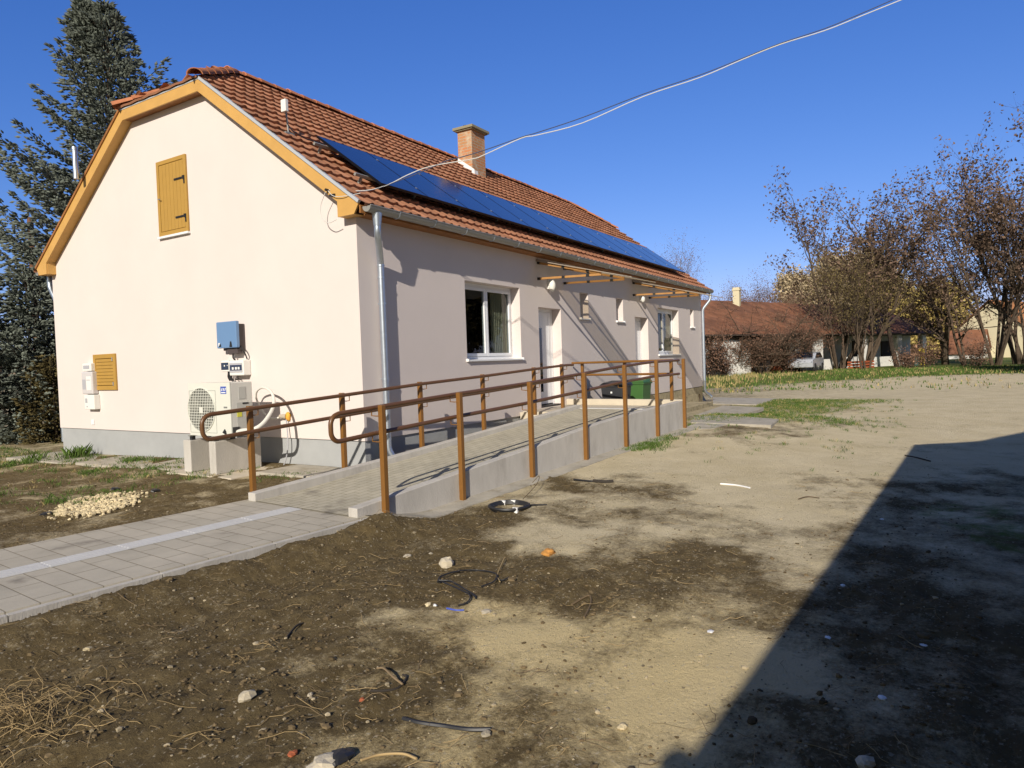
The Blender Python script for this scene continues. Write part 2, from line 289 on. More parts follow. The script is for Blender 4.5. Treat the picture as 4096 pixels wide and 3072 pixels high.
# ------------------------------------------------------------------ ground
def _hash(ix, iy, s):
    n = (ix*374761393+iy*668265263+s*1274126177) & 0xffffffff; n = ((n ^ (n >> 13))*1103515245) & 0xffffffff; return ((n ^ (n >> 16)) & 0xffff)/65535.0
def vnoise(x, y, s=0):
    x = np.asarray(x, float); y = np.asarray(y, float); ix = np.floor(x).astype(np.int64); iy = np.floor(y).astype(np.int64); fx = x-ix; fy = y-iy; fx = fx*fx*(3-2*fx); fy = fy*fy*(3-2*fy)
    a = _hash(ix, iy, s); b = _hash(ix+1, iy, s); c = _hash(ix, iy+1, s); d = _hash(ix+1, iy+1, s); return (a*(1-fx)+b*fx)*(1-fy)+(c*(1-fx)+d*fx)*fy
def fbm(x, y, s=0, o=4):
    r_ = 0; a = .5; t = 0
    for i in range(o): r_ = r_+a*vnoise(x*2**i+17*i, y*2**i-9*i, s+i); t += a; a *= .5
    return r_/t
def sm(a, b, x): t = np.clip((np.asarray(x, float)-a)/(b-a), 0, 1); return t*t*(3-2*t)
def gh0(x, y):
    x = np.asarray(x, float); y = np.asarray(y, float); s, t = st(x, y)
    r_ = np.clip(s, 0, 8.4)*.0285*sm(-6.5, -2.2, t)*(1-sm(11, 15, s))             # rises along the ramp's outer wall
    p = .125*(1-sm(.1, 1.0, s))*sm(-2.65, -2.02, t)*(1-sm(3, 8, t))                  # by the path
    g_ = (.145-.016*np.clip(y-2, 0, 6.5)-.125*(1-sm(3, 8, t))*(1-sm(.1, 1.0, s)))*sm(-.15, .3, t)*sm(-3.2, -1.0, x)*(1-sm(.5, 3, x))
    far = .16*sm(27, 34, x+.0*y)+.05*sm(9, 15, x)
    pile = .10*np.exp(-(((s-.05)/.28)**2+((t+2.17)/.16)**2))
    return r_+p+g_+far+pile
PTS = [ # D-pixel x, y, darkness 0 pale .. 1 dark soil plus painted yard shade, green 0..1
 (60,1400,.95,0),(300,1290,.95,0),(560,1200,1,0),(760,1150,1,0),(900,1120,.95,0),(1000,1095,.7,0),(1060,1130,.95,0),(1170,1150,.05,0),(1130,1140,.3,0),(1220,1175,.3,0),(1090,1180,.95,0),(950,1180,.95,0),(700,1300,.95,0),(900,1260,.97,0),(1050,1250,.97,0),(1200,1230,.95,0),(1350,1230,.8,0),(1500,1230,.75,0),(1600,1240,.7,0),(1250,1300,.9,0),
 (1400,1300,.85,0),(1550,1300,.8,0),(1640,1290,.6,0),(860,1345,.5,0),(1000,1350,.5,0),(1130,1350,.15,0),(1180,1380,.15,0),(1080,1420,.5,0),(1250,1430,.42,0),(1450,1350,.65,0),(1500,1390,.35,0),(1600,1400,.1,0),(1650,1460,.05,0),(1500,1500,.08,0),(1400,1470,.12,0),(1300,1500,.5,0),(1200,1480,.62,0),(1060,1480,.35,0),(950,1450,.5,0),(900,1500,.4,0),
 (850,1560,.5,0),(1000,1560,.3,0),(1150,1600,.65,0),(1250,1600,.75,0),(1350,1620,.5,0),(1450,1600,.45,0),(900,1640,.5,0),(1050,1650,.5,0),(700,1600,.85,0),(760,1500,.85,0),(600,1550,.95,0),(300,1600,.97,0),(100,1640,.9,0),(200,1500,.95,0),(500,1400,.97,0),(640,1470,.95,0),(30,1500,.85,0),
 (1000,1125,.9,0),(1250,1060,.75,.08),(1330,1080,.55,.05),(1400,1100,.45,.02),(1300,1120,.5,.03),(1450,1150,.5,0),(1600,1150,.35,0),(1700,1180,.3,0),(1350,1180,.6,0),(1500,1120,.3,0),(1650,1080,.15,0),(1750,1100,.2,0),(1400,1000,.06,0),(1300,1020,.08,.0),(1550,1020,.03,0),(1700,1000,.05,0),(1850,1000,.05,0),(1150,1060,.25,0),(1000,1090,.35,0),
 (1250,1010,.1,0),(1480,975,.15,0),(1400,968,.3,.75),(1440,955,.4,.5),(1530,960,.45,.05),(1600,950,.45,.05),(1650,935,.4,.0),(1520,915,.4,.55),(1600,922,.4,.6),(1680,925,.4,.5),(1750,905,.3,.2),(1650,880,.4,.6),(1720,870,.4,.6),(1700,890,.4,.55),(1850,900,.12,0),(2000,880,.12,0),(2100,860,.1,0),(2150,900,.1,0),(1850,950,.1,0),(2000,940,.08,0),
 (1800,860,.25,.1),(1900,850,.15,0),(1650,850,.3,.12),(1560,855,.5,.1),(1600,845,.55,.3),(1700,840,.3,.35),(1800,836,.2,.4),(1540,835,.5,.85),(1650,828,.4,.8),(1800,822,.4,.85),(1950,815,.4,.9),(2100,808,.3,.95),(2210,805,.3,.9),(2100,825,.1,.1),(2210,825,.05,0),(2000,835,.1,.1),(1540,815,.4,.6),(1650,808,.4,.6),(1800,800,.4,.75),(2000,796,.4,.9),(2200,790,.4,.9),(1550,790,.4,.6),(1900,785,.4,.8),
 (2000,1050,.5,0),(2100,1100,.5,.55),(2180,1150,.5,.6),(2150,1050,.5,.5),(2000,1150,.45,.1),(1900,1200,.75,0),(1900,1300,.75,0),(2100,1250,.6,.25),(2000,1400,.75,0),(1850,1450,.65,0),(2200,1400,.65,.1),(1750,1550,.85,0),(1700,1620,.8,0),(1620,1650,.7,0),(1850,1600,.85,0),(2000,1600,.75,0),(2200,1600,.8,0),(2150,980,.2,0),(2000,975,.15,0),(1650,1620,.5,0),  # darkness raised here to deepen the shadow lying over the yard
 (50,1200,.7,0),(100,1150,.8,.05),(300,1100,.8,.05),(450,1080,.8,.1),(80,1040,.8,.05),(200,1050,.8,.12),(250,1030,.75,.25),(330,1035,.7,.35),(350,1060,.75,.2),(160,1075,.8,.2),(60,1090,.8,.15),(450,1040,.75,.3),(540,1020,.8,.1),(600,1050,.8,.05),(570,1000,.5,.1),(640,1010,.4,.0),(110,975,.5,.35),(30,970,.5,.4),(60,1000,.6,.4),(10,1010,.7,.2),(20,1050,.9,.1),(400,1120,.8,.0),(20,940,.6,.3),(130,965,.5,.5)]
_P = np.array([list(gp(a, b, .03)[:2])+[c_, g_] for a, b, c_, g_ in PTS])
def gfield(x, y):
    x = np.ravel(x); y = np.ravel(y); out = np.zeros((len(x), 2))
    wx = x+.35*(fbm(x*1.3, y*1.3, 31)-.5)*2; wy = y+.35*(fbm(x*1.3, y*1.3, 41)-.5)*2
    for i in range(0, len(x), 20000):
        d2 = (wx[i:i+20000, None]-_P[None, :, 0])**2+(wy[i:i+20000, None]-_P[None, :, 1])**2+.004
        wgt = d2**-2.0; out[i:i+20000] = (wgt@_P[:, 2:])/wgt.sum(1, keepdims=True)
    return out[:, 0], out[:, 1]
def axis(lo, hi, a, b, step, grow=1.13):
    c_ = list(np.arange(a, b+1e-6, step)); s_ = step; x = c_[-1]
    while x < hi: s_ *= grow; x += s_; c_.append(x)
    s_ = step; x = a; pre = []
    while x > lo: s_ *= grow; x -= s_; pre.append(x)
    return np.array(pre[::-1]+c_)
AX = axis(-90, 420, -6.2, 4.5, .030, 1.035); AY = axis(-220, 320, -7.4, 3.0, .030, 1.035)
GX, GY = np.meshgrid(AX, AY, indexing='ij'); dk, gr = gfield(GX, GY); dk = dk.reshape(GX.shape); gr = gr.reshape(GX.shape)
near = np.exp(-(np.maximum(0, np.hypot(GX+3, GY+3)-9)/8)**2)
mott = fbm(GX*2.1, GY*2.1, 51, 5)
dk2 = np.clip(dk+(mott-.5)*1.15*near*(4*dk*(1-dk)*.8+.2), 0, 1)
hz_ = gh0(GX, GY)+near*((fbm(GX*1.1, GY*1.1, 5)-.5)*.10*(.3+.7*dk)+(fbm(GX*7, GY*7, 15, 3)-.5)*.045*dk2+(fbm(GX*22, GY*22, 25, 2)-.5)*.022*dk2**2+.004*(vnoise(GX*30, GY*30, 3)-.5)+(fbm((GX*RU[0]+GY*RU[1])*.9, (GX*RV[0]+GY*RV[1])*6.5, 61, 4)-.5)*.055*dk2)
s_, t_ = st(GX, GY)
cover = ((s_ < .3) & (t_ < .12) & (t_ > -1.98)) | ((s_ >= -.05) & (s_ < 8.6) & (t_ < 0.02) & (t_ > -1.9)) | ((GX > .05) & (GX < 16.75) & (GY > .05) & (GY < 8.75))
flat = ((GX > -1.05) & (GX < .1) & (GY > -.3) & (GY < 9.2)) | ((s_ > -.1) & (s_ < 8.6) & (t_ > -2.02) & (t_ < -1.9))
hz_ = np.where(cover, gh0(GX, GY)-.09, np.where(flat, np.minimum(hz_, gh0(GX, GY)-.005), hz_))
nx, ny = GX.shape
me = bpy.data.meshes.new('ground')
V = np.stack([GX, GY, hz_], -1).reshape(-1, 3); idx = np.arange(nx*ny).reshape(nx, ny)
F = np.stack([idx[:-1, :-1], idx[1:, :-1], idx[1:, 1:], idx[:-1, 1:]], -1).reshape(-1, 4)
me.vertices.add(len(V)); me.vertices.foreach_set('co', V.ravel()); me.loops.add(F.size); me.loops.foreach_set('vertex_index', F.ravel().astype(np.int32))
me.polygons.add(len(F)); me.polygons.foreach_set('loop_start', np.arange(0, F.size, 4, dtype=np.int32)); me.polygons.foreach_set('use_smooth', np.ones(len(F), bool)); me.update(calc_edges=True); me.validate()
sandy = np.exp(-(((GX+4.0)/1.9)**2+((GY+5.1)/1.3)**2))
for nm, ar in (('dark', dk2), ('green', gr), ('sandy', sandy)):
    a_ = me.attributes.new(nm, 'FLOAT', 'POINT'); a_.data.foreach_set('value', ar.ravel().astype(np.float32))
def groundmat():
    m = bpy.data.materials.new('earth and sand'); m.use_nodes = True; n = m.node_tree.nodes; l = m.node_tree.links; p = n['Principled BSDF']; p.inputs['Roughness'].default_value = .95; p.inputs['Specular IOR Level'].default_value = .1
    tc = n.new('ShaderNodeTexCoord')
    def noise(sc, dt=5, rg=.65):
        t = n.new('ShaderNodeTexNoise'); t.inputs['Scale'].default_value = sc; t.inputs['Detail'].default_value = dt; t.inputs['Roughness'].default_value = rg; l.new(tc.outputs['Object'], t.inputs[0]); return t.outputs[0]
    def attr(x): a = n.new('ShaderNodeAttribute'); a.attribute_name = x; return a.outputs['Fac']
    def math_(op, a, b):
        x = n.new('ShaderNodeMath'); x.operation = op
        for i, q in enumerate((a, b)):
            if hasattr(q, 'is_output'): l.new(q, x.inputs[i])
            else: x.inputs[i].default_value = q
        return x.outputs[0]
    def rmp(v, a, b, c_=0, d=1): r_ = n.new('ShaderNodeMapRange'); l.new(v, r_.inputs[0]); r_.inputs[1].default_value = a; r_.inputs[2].default_value = b; r_.inputs[3].default_value = c_; r_.inputs[4].default_value = d; return r_.outputs[0]
    def mix(f, a, b):
        x = n.new('ShaderNodeMix'); x.data_type = 'RGBA'; l.new(f, x.inputs[0])
        for i, q in ((6, a), (7, b)):
            if hasattr(q, 'is_output'): l.new(q, x.inputs[i])
            else: x.inputs[i].default_value = (*q, 1)
        return x.outputs[2]
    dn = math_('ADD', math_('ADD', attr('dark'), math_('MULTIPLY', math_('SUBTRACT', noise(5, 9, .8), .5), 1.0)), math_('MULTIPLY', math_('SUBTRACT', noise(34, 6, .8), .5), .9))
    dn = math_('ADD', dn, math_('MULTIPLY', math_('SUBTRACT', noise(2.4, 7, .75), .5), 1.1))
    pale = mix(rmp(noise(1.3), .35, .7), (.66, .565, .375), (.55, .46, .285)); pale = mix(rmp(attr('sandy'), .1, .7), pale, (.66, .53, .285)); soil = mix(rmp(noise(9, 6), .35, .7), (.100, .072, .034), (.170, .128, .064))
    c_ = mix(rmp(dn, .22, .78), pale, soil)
    c_ = mix(rmp(noise(42, 3, .5), .62, .70, 0, .55), c_, (.52, .46, .35)); c_ = mix(rmp(noise(27, 4, .6), .64, .72, 0, .5), c_, (.07, .05, .03))
    gn = math_('ADD', attr('green'), math_('MULTIPLY', math_('SUBTRACT', noise(3.5, 7, .7), .5), 1.0))
    gcol = mix(rmp(noise(.35, 5), .35, .65), (.085, .15, .022), (.17, .16, .05))
    c_ = mix(rmp(gn, .50, .74), c_, gcol); l.new(c_, p.inputs[0])
    b = n.new('ShaderNodeBump'); b.inputs['Strength'].default_value = .8; b.inputs['Distance'].default_value = .03; l.new(noise(30, 8, .75), b.inputs['Height']); l.new(b.outputs[0], p.inputs['Normal']); return m
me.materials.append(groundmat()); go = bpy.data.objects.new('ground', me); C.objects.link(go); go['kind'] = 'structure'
def gz(x, y):
    i = np.clip(np.searchsorted(AX, x)-1, 0, nx-2); j = np.clip(np.searchsorted(AY, y)-1, 0, ny-2); return float(hz_[i, j])
# ------------------------------------------------------------------ path and tactile strip
pz = .172
p = MB(); E0 = -24.0
for (a, b) in [(E0, .42)]:
    p.add([rs(a, -1.93, pz-.1), rs(b, -1.93, pz-.1), rs(b, .06, pz-.1), rs(a, .06, pz-.1), rs(a, -1.93, pz), rs(b, -1.93, pz), rs(b, .06, pz), rs(a, .06, pz)], [(4, 5, 6, 7), (0, 1, 5, 4), (1, 2, 6, 5), (2, 3, 7, 6), (3, 0, 4, 7)])
M_R = Matrix.Translation(RO.tolist()) @ Matrix.Rotation(TH, 4, 'Z')
def rframe(mb, name, mats, parent=None):       # object whose local axes follow the ramp, so the paver pattern does too
    A = np.array([list(r_) for r_ in M_R.inverted()]); V = np.array(mb.v)@A[:3, :3].T+A[:3, 3]; mb.v = [tuple(q) for q in V]
    o = mb.build(name, mats, None); o.matrix_world = M_R; WM[o.name] = M_R.copy(); return o
o = rframe(p, 'path', M['paving']); o['kind'] = 'structure'
k = MB()
for i in range(25):
    a = E0+i*1.0; b = min(a+.992, .30)
    if a < .3: k.add([rs(a, -1.99, pz-.16), rs(b, -1.99, pz-.16), rs(b, -1.932, pz-.16), rs(a, -1.932, pz-.16), rs(a, -1.99, pz-.012), rs(b, -1.99, pz-.012), rs(b, -1.932, pz-.012), rs(a, -1.932, pz-.012)], [(4, 5, 6, 7), (0, 1, 5, 4), (1, 2, 6, 5), (2, 3, 7, 6), (3, 0, 4, 7)])
o = k.build('path_edging', M['concrete']); o['kind'] = 'structure'
k = MB(); sx = -.02
for i in range(26):
    b = sx-i*.6; a = b-.597; q = random.uniform(-.006, .006)
    k.add([rs(a, -1.03+q, pz+.002), rs(b, -1.03+q, pz+.002), rs(b, -.80+q, pz+.002), rs(a, -.80+q, pz+.002), rs(a, -1.03+q, pz+.008), rs(b, -1.03+q, pz+.008), rs(b, -.80+q, pz+.008), rs(a, -.80+q, pz+.008)], [(4, 5, 6, 7), (0, 1, 5, 4), (1, 2, 6, 5), (2, 3, 7, 6), (3, 0, 4, 7)])
    for j in range(4):
        t0 = -1.01+j*.055
        k.add([rs(a+.01, t0, pz+.008), rs(b-.01, t0, pz+.008), rs(b-.01, t0+.025, pz+.008), rs(a+.01, t0+.025, pz+.008), rs(a+.01, t0, pz+.012), rs(b-.01, t0, pz+.012), rs(b-.01, t0+.025, pz+.012), rs(a+.01, t0+.025, pz+.012)], [(4, 5, 6, 7), (0, 1, 5, 4), (1, 2, 6, 5), (2, 3, 7, 6), (3, 0, 4, 7)])
o = k.build('tactile_strip', M['tactile']); o['kind'] = 'structure'
# slabs along the gable, by the far steps, left garden path
def slab(name, poly, z, h, label, group):
    mb = MB(); mb.prism([(q[0], q[1], z-h) for q in poly], (0, 0, h)); o = mb.build(name, M['slab'], bevel=.008); tag(o, label, 'concrete slab', group); return o
slab('concrete_slab', [(-1.0, 6.35), (-.01, 6.40), (-.01, 8.9), (-1.0, 8.9)], .10, .12, 'pale slab at the left end of the gable, farthest from the heat pump', 'slabs along the gable wall')
slab('concrete_slab', [(-1.0, 4.35), (-.01, 4.65), (-.01, 6.28), (-1.0, 6.18)], .135, .10, 'pale slab below the small ochre shutter with a grassy joint', 'slabs along the gable wall')
slab('concrete_slab', [(-.97, 3.04), (-.01, 3.04), (-.01, 4.45), (-.97, 4.2)], .165, .10, 'pale slab just left of the heat pump plinth', 'slabs along the gable wall')
slab('concrete_slab', [(-.78, .10), (-.01, -.25), (-.01, 1.44), (-.80, 1.44)], .205, .12, 'cream slab between the heat pump and the ramp kerb', 'slabs along the gable wall')
slab('concrete_slab', [(-1.1, 9.0), (0.4, 9.0), (1.0, 11.2), (-.6, 11.4)], .03, .08, 'pale slab beyond the left corner of the gable among the weeds', 'slabs along the gable wall')
# ------------------------------------------------------------------ HOUSE
W, L = 8.827, 16.803; ZP = .61; SL = .7344; ZK = 6.519; YK = 3.225; OV = .156
def roofz(y): y = y if y < W/2 else W-y; return 3.977+SL*(y+.237)
house = thing('house', 'long cream plastered house with a red tiled half hipped roof', 'house', (0, 0, 0))
w_ = MB()
op = [(2.615, 4.477, 1.749, 3.156), (5.216, 6.214, .70, 2.815), (7.179, 7.634, 2.648, 3.254), (9.300, 9.755, 2.648, 3.254), (10.567, 11.565, .70, 2.815), (12.392, 14.301, 1.749, 3.156), (15.53, 15.90, 2.648, 3.254)]
xs = sorted({0, L, *[q for o_ in op for q in o_[:2]]}); zs = sorted({ZP, 3.95, *[q for o_ in op for q in o_[2:]]}); DP = .20
for i in range(len(xs)-1):
    for j in range(len(zs)-1):
        xc = (xs[i]+xs[i+1])/2; zc = (zs[j]+zs[j+1])/2
        if any(a < xc < b and c_ < zc < d for a, b, c_, d in op): continue
        w_.add([(xs[i], 0, zs[j]), (xs[i+1], 0, zs[j]), (xs[i+1], 0, zs[j+1]), (xs[i], 0, zs[j+1])], [(0, 1, 2, 3)])
for a, b, c_, d in op:
    e = DP+.12
    w_.add([(a, 0, c_), (b, 0, c_), (b, 0, d), (a, 0, d), (a, e, c_), (b, e, c_), (b, e, d), (a, e, d)], [(0, 4, 5, 1), (1, 5, 6, 2), (2, 6, 7, 3), (3, 7, 4, 0)])
# gable polygons (x=0 and x=L) and back
for X, fl in ((0, 1), (L, -1)):
    pl = [(X, 0, ZP), (X, 0, 3.98), (X, YK+.05, ZK-.03), (X, W-YK-.05, ZK-.03), (X, W, 3.98), (X, W, ZP)]
    w_.add(pl, [tuple(range(6))[::fl]])
w_.add([(0, W, ZP), (L, W, ZP), (L, W, 3.98), (0, W, 3.98)], [(0, 3, 2, 1)])
w_.add([(0, 0, ZP), (L, 0, ZP), (L, W, ZP), (0, W, ZP)], [(0, 1, 2, 3)])     # floor slab underside closes the shell
w_.build('wall', M['wall'], house)
pl_ = MB(); q = .028
pl_.add([(q, q, -.3), (q, W-q, -.3), (q, W-q, ZP), (q, q, ZP)], [(0, 3, 2, 1)]); pl_.add([(q, q, -.3), (6.4, q, -.3), (6.4, q, ZP), (q, q, ZP)], [(0, 1, 2, 3)])
pl_.add([(0, 0, ZP), (0, W, ZP), (q, W-q, ZP), (q, q, ZP)], [(0, 1, 2, 3)])
pl_.build('plinth', M['plinth'], house)
pl_ = MB(); pl_.box((6.4, .012, -.3), (L-.01, .3, ZP-.02)); pl_.box((10.0, -.05, -.2), (16.0, .02, .36)); pl_.box((L-.012, 0.02, -.3), (L-.004, W, ZP)); pl_.build('plinth', M['oldplinth'], house)
# interior rooms behind the windows (dark partitions and floor)
r_ = MB(); r_.box((.3, 3.0, .65), (L-.3, 3.05, 3.6)); r_.box((.3, .35, .66), (L-.3, 3.0, .70)); r_.box((.3, .35, 3.5), (L-.3, 3.0, 3.55)); 
for X in (4.95, 7.0, 9.0, 10.2, 12.0, 15.0): r_.box((X, .35, .7), (X+.08, 3.0, 3.5))
r_.build('partition_wall', mat('dim room wall', (.30, .27, .22), .9), house)
# --- roof tiles
def tile_slope(y0sign, name):
    mb = MB(); n = 18; vlen = 5.885; ex = vlen/n; tw = .205; cs = 1/math.hypot(1, SL); sn = SL*cs
    prof = [(0, 0), (.42, 0), (.55, .009), (.68, .022), (.82, .024), (.93, .010)]
    for c_ in range(n):
        rows = []
        for vv, hh in ((c_*ex, .062), (c_*ex+ex*1.02, .016)):
            y = -.33+vv*cs; z = 3.977+SL*(y+.237)
            lo = -OV-.035; hi = L+OV+.035
            if z > ZK: lo = max(lo, -OV+(z-ZK)/.606-.05); hi = L-lo if False else L+OV-(z-ZK)/.606+.05
            rows.append((y, z, hh, lo, hi))
        lo = max(rows[0][3], rows[1][3]-.25); hi = min(rows[0][4], rows[1][4]+.25); lo = rows[0][3]; hi = rows[0][4]
        k0 = math.floor(lo/tw); k1 = math.ceil(hi/tw)
        for k in range(k0, k1):
            q = random.uniform(-.006, .006); tn = random.random(); xx = []
            for u, hgt in prof+[(1, 0)]: xx.append((min(max((k+u)*tw, lo), hi), hgt))
            vs = []; 
            for (x, hgt) in xx:
                for ri, (y, z, hh, _, _) in enumerate(rows):
                    h_ = hh+hgt+(q if ri == 0 else 0); yy = y-h_*sn; zz = z+h_*cs; vs.append((x, yy if y0sign > 0 else W-yy, zz))
                y, z, hh = rows[0][:3]; h_ = hh+hgt-.046+q; yy = y-h_*sn; zz = z+h_*cs; vs.append((x, yy if y0sign > 0 else W-yy, zz))
            fs = []
            for i in range(len(xx)-1):
                if xx[i+1][0]-xx[i][0] < 1e-5: continue
                a = i*3; b = a+3; f1 = (a, b, b+1, a+1); f2 = (a+2, b+2, b, a)
                fs += [f1, f2] if y0sign > 0 else [f1[::-1], f2[::-1]]
            mb.add(vs, fs, 0, tn)
    return mb
tile_slope(1, 'roof_slope').build('roof', M['tile'], house)
tile_slope(-1, 'roof_slope').build('roof', M['tile'], house)
for e in (0, 1):      # half hips at both ends
    hp = MB()
    n = 5
    for c_ in range(n):
        z0 = ZK+(.875/n)*c_; z1 = ZK+(.875/n)*(c_+1)*1.0
        for (za, zb_, hh, h2) in ((z0, z1, .06, .02),):
            xa = -OV-.05+(za-ZK)/.606; xb = -OV-.05+(zb_-ZK)/.606; ya = YK+(za-ZK)/SL; yb = YK+(zb_-ZK)/SL
            nn = 12; vs = []
            for i in range(nn+1):
                for (x, yy, z, h) in ((xa, ya, za, hh), (xb, yb, zb_, h2), (xa, ya, za, hh-.035)):
                    u = i/nn; y = yy+(W-2*yy)*u; X = x-h*.4; Z = z+h*.85+.012*(i % 2)
                    vs.append((X if e == 0 else L-X, y, Z))
            hp.add(vs, [(i*3, i*3+3, i*3+4, i*3+1) for i in range(nn)]+[(i*3+2, i*3+5, i*3+3, i*3) for i in range(nn)])
    hp.build('roof', M['tile'], house)
uf = MB()     # roof boarding under the tiles
for X0, X1 in ((-OV+.004, L+OV-.004),):
    zr = roofz(W/2)-.02
    uf.add([(X0, -.26, 3.935), (X1, -.26, 3.935), (X1, YK, ZK-.02), (X0, YK, ZK-.02)], [(0, 1, 2, 3)])
    uf.add([(X0, YK, ZK-.02), (X1, YK, ZK-.02), (X1-1.44, W/2, zr-.02), (X0+1.44, W/2, zr-.02)], [(0, 1, 2, 3)])
    uf.add([(X0, W+.26, 3.935), (X1, W+.26, 3.935), (X1, W-YK, ZK-.02), (X0, W-YK, ZK-.02)], [(3, 2, 1, 0)])
    uf.add([(X0, W-YK, ZK-.02), (X1, W-YK, ZK-.02), (X1-1.44, W/2, zr-.02), (X0+1.44, W/2, zr-.02)], [(3, 2, 1, 0)])
    uf.add([(X0, YK, ZK-.02), (X0, W-YK, ZK-.02), (X0+1.44, W/2, zr-.02)], [(0, 2, 1)])
uf.build('roof_boarding', M['soffit'], house)
def caps(A, B, r0, name, step=.36, flat=.75):
    A = np.array(A, float); B = np.array(B, float); d = B-A; Ln = np.linalg.norm(d); d /= Ln; sd = np.cross(d, [0, 0, 1.]); sd /= np.linalg.norm(sd); up = np.cross(sd, d); mb = MB(); n = max(1, round(Ln/step)); N = 8
    for i in range(n):
        a = A+d*(Ln*i/n-.02); b = A+d*(Ln*(i+1)/n+.03); r1 = r0*1.10; r2 = r0*.92; vs = []; j_ = random.uniform(-.008, .008)
        for (c_, r_) in ((a, r2), (b, r1), (b, r1-.02)):
            for k in range(N+1):
                t = math.pi*k/N; vs.append(c_+sd*math.cos(t)*r_+up*(math.sin(t)*r_*flat+j_))
        f = [(k, k+1, N+1+k+1, N+1+k) for k in range(N)]+[(N+1+k, N+2+k, 2*N+3+k, 2*N+2+k) for k in range(N)]; f += [tuple(range(N+1))]
        mb.add(vs, f)
    return mb
rz_ = roofz(W/2)+.03
caps((L-1.3, W/2, rz_), (1.25, W/2, rz_), .125, 'r').build('ridge_tiles', M['ridge'], house, smooth='auto')
for (y, s) in ((YK, 1), (W-YK, -1)):
    caps((1.36, W/2-.03*s, rz_+.0), (-OV-.10, y-.02*s, ZK+.05), .125, 'h').build('hip_tiles', M['ridge'], house, smooth='auto')
    caps((L-1.36, W/2-.03*s, rz_), (L+OV+.08, y, ZK+.05), .125, 'h').build('hip_tiles', M['ridge'], house, smooth='auto')
# --- bargeboards, box ends, soffits
BW = .180; cs = 1/math.hypot(1, SL); nyv = np.array([SL*cs, -cs])   # inward perpendicular (y,z) for right slope
def bargepoly():
    t0 = (-.237, 3.977); t1 = (YK, ZK); ins = BW/cs      # vertical drop of the inner edge
    tn = (1-cs)/(SL*cs) if False else math.tan(math.atan(SL)/2)
    k_in = (YK+BW*tn, ZK-BW)
    i0 = (.175, roofz(.175)-ins)
    return t0, t1, k_in, i0
t0, t1, kin, i0 = bargepoly()
for X, dx in ((-OV, -.028), (L+OV, .028)):
    for s in (1, -1):
        Y = (lambda y: y) if s > 0 else (lambda y: W-y)
        b = MB(); b.prism([(X, Y(.175), 3.836), (X, Y(-.142), 3.836), (X, Y(t0[0]), t0[1]), (X, Y(t1[0]), t1[1]), (X, Y(kin[0]), kin[1]), (X, Y(i0[0]), i0[1])][::-s], (dx, 0, 0)); b.build('bargeboard', M['wood'], house)
        z_ = MB(); a = np.array([X+dx, Y(t0[0]), t0[1]]); c_ = np.array([X+dx, Y(t1[0]), t1[1]]); up = np.array([0, -SL*cs*s, cs]); z_.obox((a+c_)/2+up*.022+np.array([-.0*dx, 0, 0]), (c_-a)/2, np.array([abs(dx)*.7+.004, 0, 0]), up*.022)
        z_.build('verge_trim', M['trim'] if s > 0 else M['soffit'], house)
        sf = MB(); x0, x1 = sorted((X+.0005*np.sign(-dx), 0 if X < 0 else L))      # underside boards between barge and wall
        sf.add([(x0, Y(i0[0]+.02), i0[1]+.03), (x1, Y(i0[0]+.02), i0[1]+.03), (x1, Y(kin[0]), kin[1]+.02), (x0, Y(kin[0]), kin[1]+.02)], [(0, 1, 2, 3)[::s]])
        sf.box((x0, Y(.165), 3.842), (x1, Y(.185), i0[1]+.05)); sf.box((x0, Y(-.14), 3.838), (x1, Y(.17), 3.85))
        sf.build('soffit', M['wood'], house)
    b = MB(); b.prism([(X, YK+.0005, ZK), (X, W-YK-.0005, ZK), (X, W-kin[0], kin[1]), (X, kin[0], kin[1])][::-1], (dx, 0, 0)); b.build('bargeboard', M['wood'], house)
    z_ = MB(); z_.box((X+dx*1.25, YK, ZK+.001), (X, W-YK, ZK+.03)); z_.build('verge_trim', M['trim'], house)
    sf = MB(); x0, x1 = sorted((X, 0 if X < 0 else L)); sf.box((x0+.001, kin[0], kin[1]+.015), (x1, W-kin[0], kin[1]+.03)); sf.build('soffit', M['soffit'], house)
for s in (1, -1):
    Y = (lambda y: y) if s > 0 else (lambda y: W-y)
    e = MB(); e.box((-OV, Y(-.245), 3.845), (L+OV, Y(-.222), 3.955)); e.box((0, Y(-.222), 3.845), (L, Y(0), 3.865)); e.build('eaves_board', M['soffit'], house)
# wall return strip between box end and wall top
# --- gutters
def gutter(Y, x0, x1, s):
    mb = MB(); r_ = .078; zc = 3.93; n = 10; vs = []
    for x in (x0, x1):
        for rr in (r_, r_-.006):
            for k in range(n+1):
                t = math.pi*k/n; vs.append((x, Y-math.cos(t)*rr, zc-math.sin(t)*rr))
    N = n+1; fs = []
    for k in range(n): fs += [(k, k+1, 2*N+k+1, 2*N+k), (N+k, 3*N+k, 3*N+k+1, N+k+1)]
    mb.add(vs, fs); mb.tube([(x0, Y-r_*s, zc+.004), (x1, Y-r_*s, zc+.004)], .011, 6)
    for x in (x0, x1): mb.prism([(x, Y-math.cos(math.pi*k/n)*r_, zc-math.sin(math.pi*k/n)*r_) for k in range(n+1)], (.006, 0, 0))
    o = mb.build('gutter', M['zincdull'], house, smooth='auto')
    x = x0+.62
    while x < x1:
        b = MB(); b.tube([(x, Y-math.cos(t)*(r_+.004), zc-math.sin(t)*(r_+.004)) for t in np.linspace(-.1, math.pi+.1, 10)], .008, 5); b.build('gutter_bracket', M['zinc'], o); x += .84
    return o
gutter(-.335, -.13, L+.17, 1); gutter(W+.335, -.13, L+.17, -1)
def pipe(pts, name='downspout', r=.05):
    mb = MB(); mb.tube(pts, r, 14); o = mb.build(name, M['zinc'], house, smooth='auto'); return o
